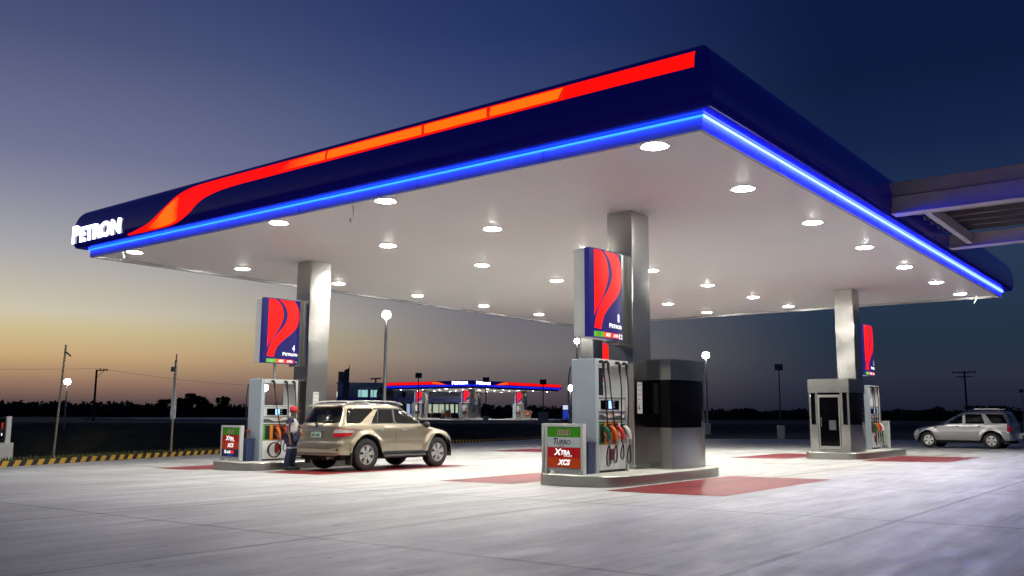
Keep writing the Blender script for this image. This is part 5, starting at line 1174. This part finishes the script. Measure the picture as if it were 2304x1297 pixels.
# ------------------------------------------------------------------ trees
leafm = pbr('dark foliage', (.035, .045, .022), .8, var=.5, vscale=.6); barkm = pbr('bark', (.05, .04, .03), .9)
def leaves(mb, rnd, c, rad, n, size):
    for _ in range(n):
        d = Vector((rnd.gauss(0, 1), rnd.gauss(0, 1), rnd.gauss(0, 1))).normalized()*rnd.random()**.4
        p = Vector(c)+Vector((d.x*rad[0], d.y*rad[1], d.z*rad[2])); a = Vector((rnd.gauss(0, 1), rnd.gauss(0, 1), rnd.gauss(0, 1))).normalized()
        bb = a.cross(Vector((rnd.gauss(0, 1), rnd.gauss(0, 1), rnd.gauss(0, 1)))).normalized(); s = size*rnd.uniform(.6, 1.3)
        mb.add([p+a*s, p+bb*s*.6, p-a*s, p-bb*s*.6], [(0, 1, 2, 3)])
def tree(loc, h, wd, seed, label):
    rnd = random.Random(seed); t = thing('tree', label, 'tree', loc, 0, 'single trees on the skyline')
    b = MB().tube([(0, 0, -1), (.1, 0, h*.3), (.0, .1, h*.6), (.05, 0, h*.9)], [.28, .22, .14, .04], 7); ends = []
    for i in range(6):
        a = rnd.uniform(0, 6.28); z = h*rnd.uniform(.35, .75); e = (math.cos(a)*wd*.38, math.sin(a)*wd*.38, z+h*rnd.uniform(.1, .25)); b.tube([(0, 0, z), (e[0]*.5, e[1]*.5, z+(e[2]-z)*.6), e], [.1, .06, .02], 5); ends.append(e)
    b.build('trunk', barkm, t); c = MB()
    for e in ends+[(0, 0, h*.9), (wd*.1, 0, h*.7), (-wd*.15, .1, h*.55)]: leaves(c, rnd, e, (wd*rnd.uniform(.16, .27), wd*rnd.uniform(.16, .27), h*rnd.uniform(.09, .16)), 110, .34)
    c.build('crown', leafm, t, smooth=False, fix=False)
def azpx(p_): return YAW+math.atan((1152-p_)/2007.5)
for i, (p_, D, top, wd, lab) in enumerate([(440, 235, 893, 5.5, 'tallest dark tree on the left skyline, with ragged crown'), (374, 230, 906, 4.5, 'rounded dark tree on the skyline beside the banner pole'), (415, 240, 903, 4, 'small dark tree left of the tallest skyline tree'),
        (508, 240, 899, 3.2, 'narrow dark tree on the skyline left of the board with navy row'), (470, 238, 907, 4.5, 'low dark tree right of the tallest skyline tree'), (1682, 220, 918, 8, 'broad dark tree on the skyline left of the booth with glass door'), (1790, 225, 921, 9, 'low broad dark tree right behind the unlit floodlight post'),
        (2065, 230, 921, 9, 'low dark tree on the skyline above the hood of the silver car'), (2105, 235, 917, 7, 'rounded dark tree left of the utility pole with two crossarms'), (2235, 220, 912, 11, 'dark broad tree behind the roof of the silver car')]):
    loc = dirfrom(azpx(p_), D, .3); tree(loc, (935.5-top)/2007.5*D+1.0, wd, i+3, lab)
rnd = random.Random(5); c = MB()
p_ = -80
while p_ < 2420:
    a = azpx(p_); D = rnd.uniform(245, 300)
    base = 914 if p_ < 300 else (918 if p_ < 700 else (914 if p_ < 1500 else 923))
    top = base+rnd.uniform(-3, 7); z1 = (935.5-top)/2007.5*D+1.29; q = dirfrom(a, D)
    for k_ in range(3):
        leaves(c, rnd, (q.x+rnd.uniform(-2, 2), q.y+rnd.uniform(-2, 2), z1*(.25+.28*k_)), (2.6, 2.6, z1*.26), 26, .75)
    p_ += rnd.uniform(7, 15)
o = c.build('tree_line', leafm, smooth=False, fix=False); tag(o, 'dark far wood along the whole horizon', 'wood', kind='stuff')
b = MB(); rnd = random.Random(8); pts = [dirfrom(azpx(p_), 300) for p_ in range(-120, 2480, 40)]
tops = [3.2+rnd.uniform(-.5, .5) for _ in pts]
b.add([(p.x, p.y, z) for p, tp in zip(pts, tops) for z in (-3, tp)]+[(p.x+6*math.cos(YAW), p.y+6*math.sin(YAW), z) for p, tp in zip(pts, tops) for z in (-3, tp)],
      [(2*i, 2*i+2, 2*i+3, 2*i+1) for i in range(len(pts)-1)]+[(2*len(pts)+2*i, 2*len(pts)+2*i+1, 2*len(pts)+2*i+3, 2*len(pts)+2*i+2) for i in range(len(pts)-1)]+[(2*i+1, 2*i+3, 2*len(pts)+2*i+3, 2*len(pts)+2*i+1) for i in range(len(pts)-1)])
tag(b.build('far_rise', pbr('far rise earth', (.03, .035, .02), .95)), kind='structure')
# short grass along the verge behind the kerb
rnd = random.Random(21); g = MB()
for _ in range(9000):
    u_ = rnd.uniform(-8, 34); ks = np.interp(u_, [a[0] for a in KERB], [a[1] for a in KERB]); v_ = ks+.35+abs(rnd.gauss(0, 1.6)); z = zter(u_, v_); h_ = rnd.uniform(.05, .2); a = rnd.uniform(0, 3.14); dx, dy = .03*math.cos(a), .03*math.sin(a)
    g.add([(u_-dx, v_-dy, z-.02), (u_+dx, v_+dy, z-.02), (u_+rnd.uniform(-.06, .06), v_+rnd.uniform(-.06, .06), z+h_)], [(0, 1, 2)])
tag(g.build('verge_grass', pbr('dry grass', (.10, .11, .035), .9, var=.4, vscale=1.5), smooth=False, fix=False), 'short dry grass on the verge behind the striped kerb', 'grass', kind='stuff')
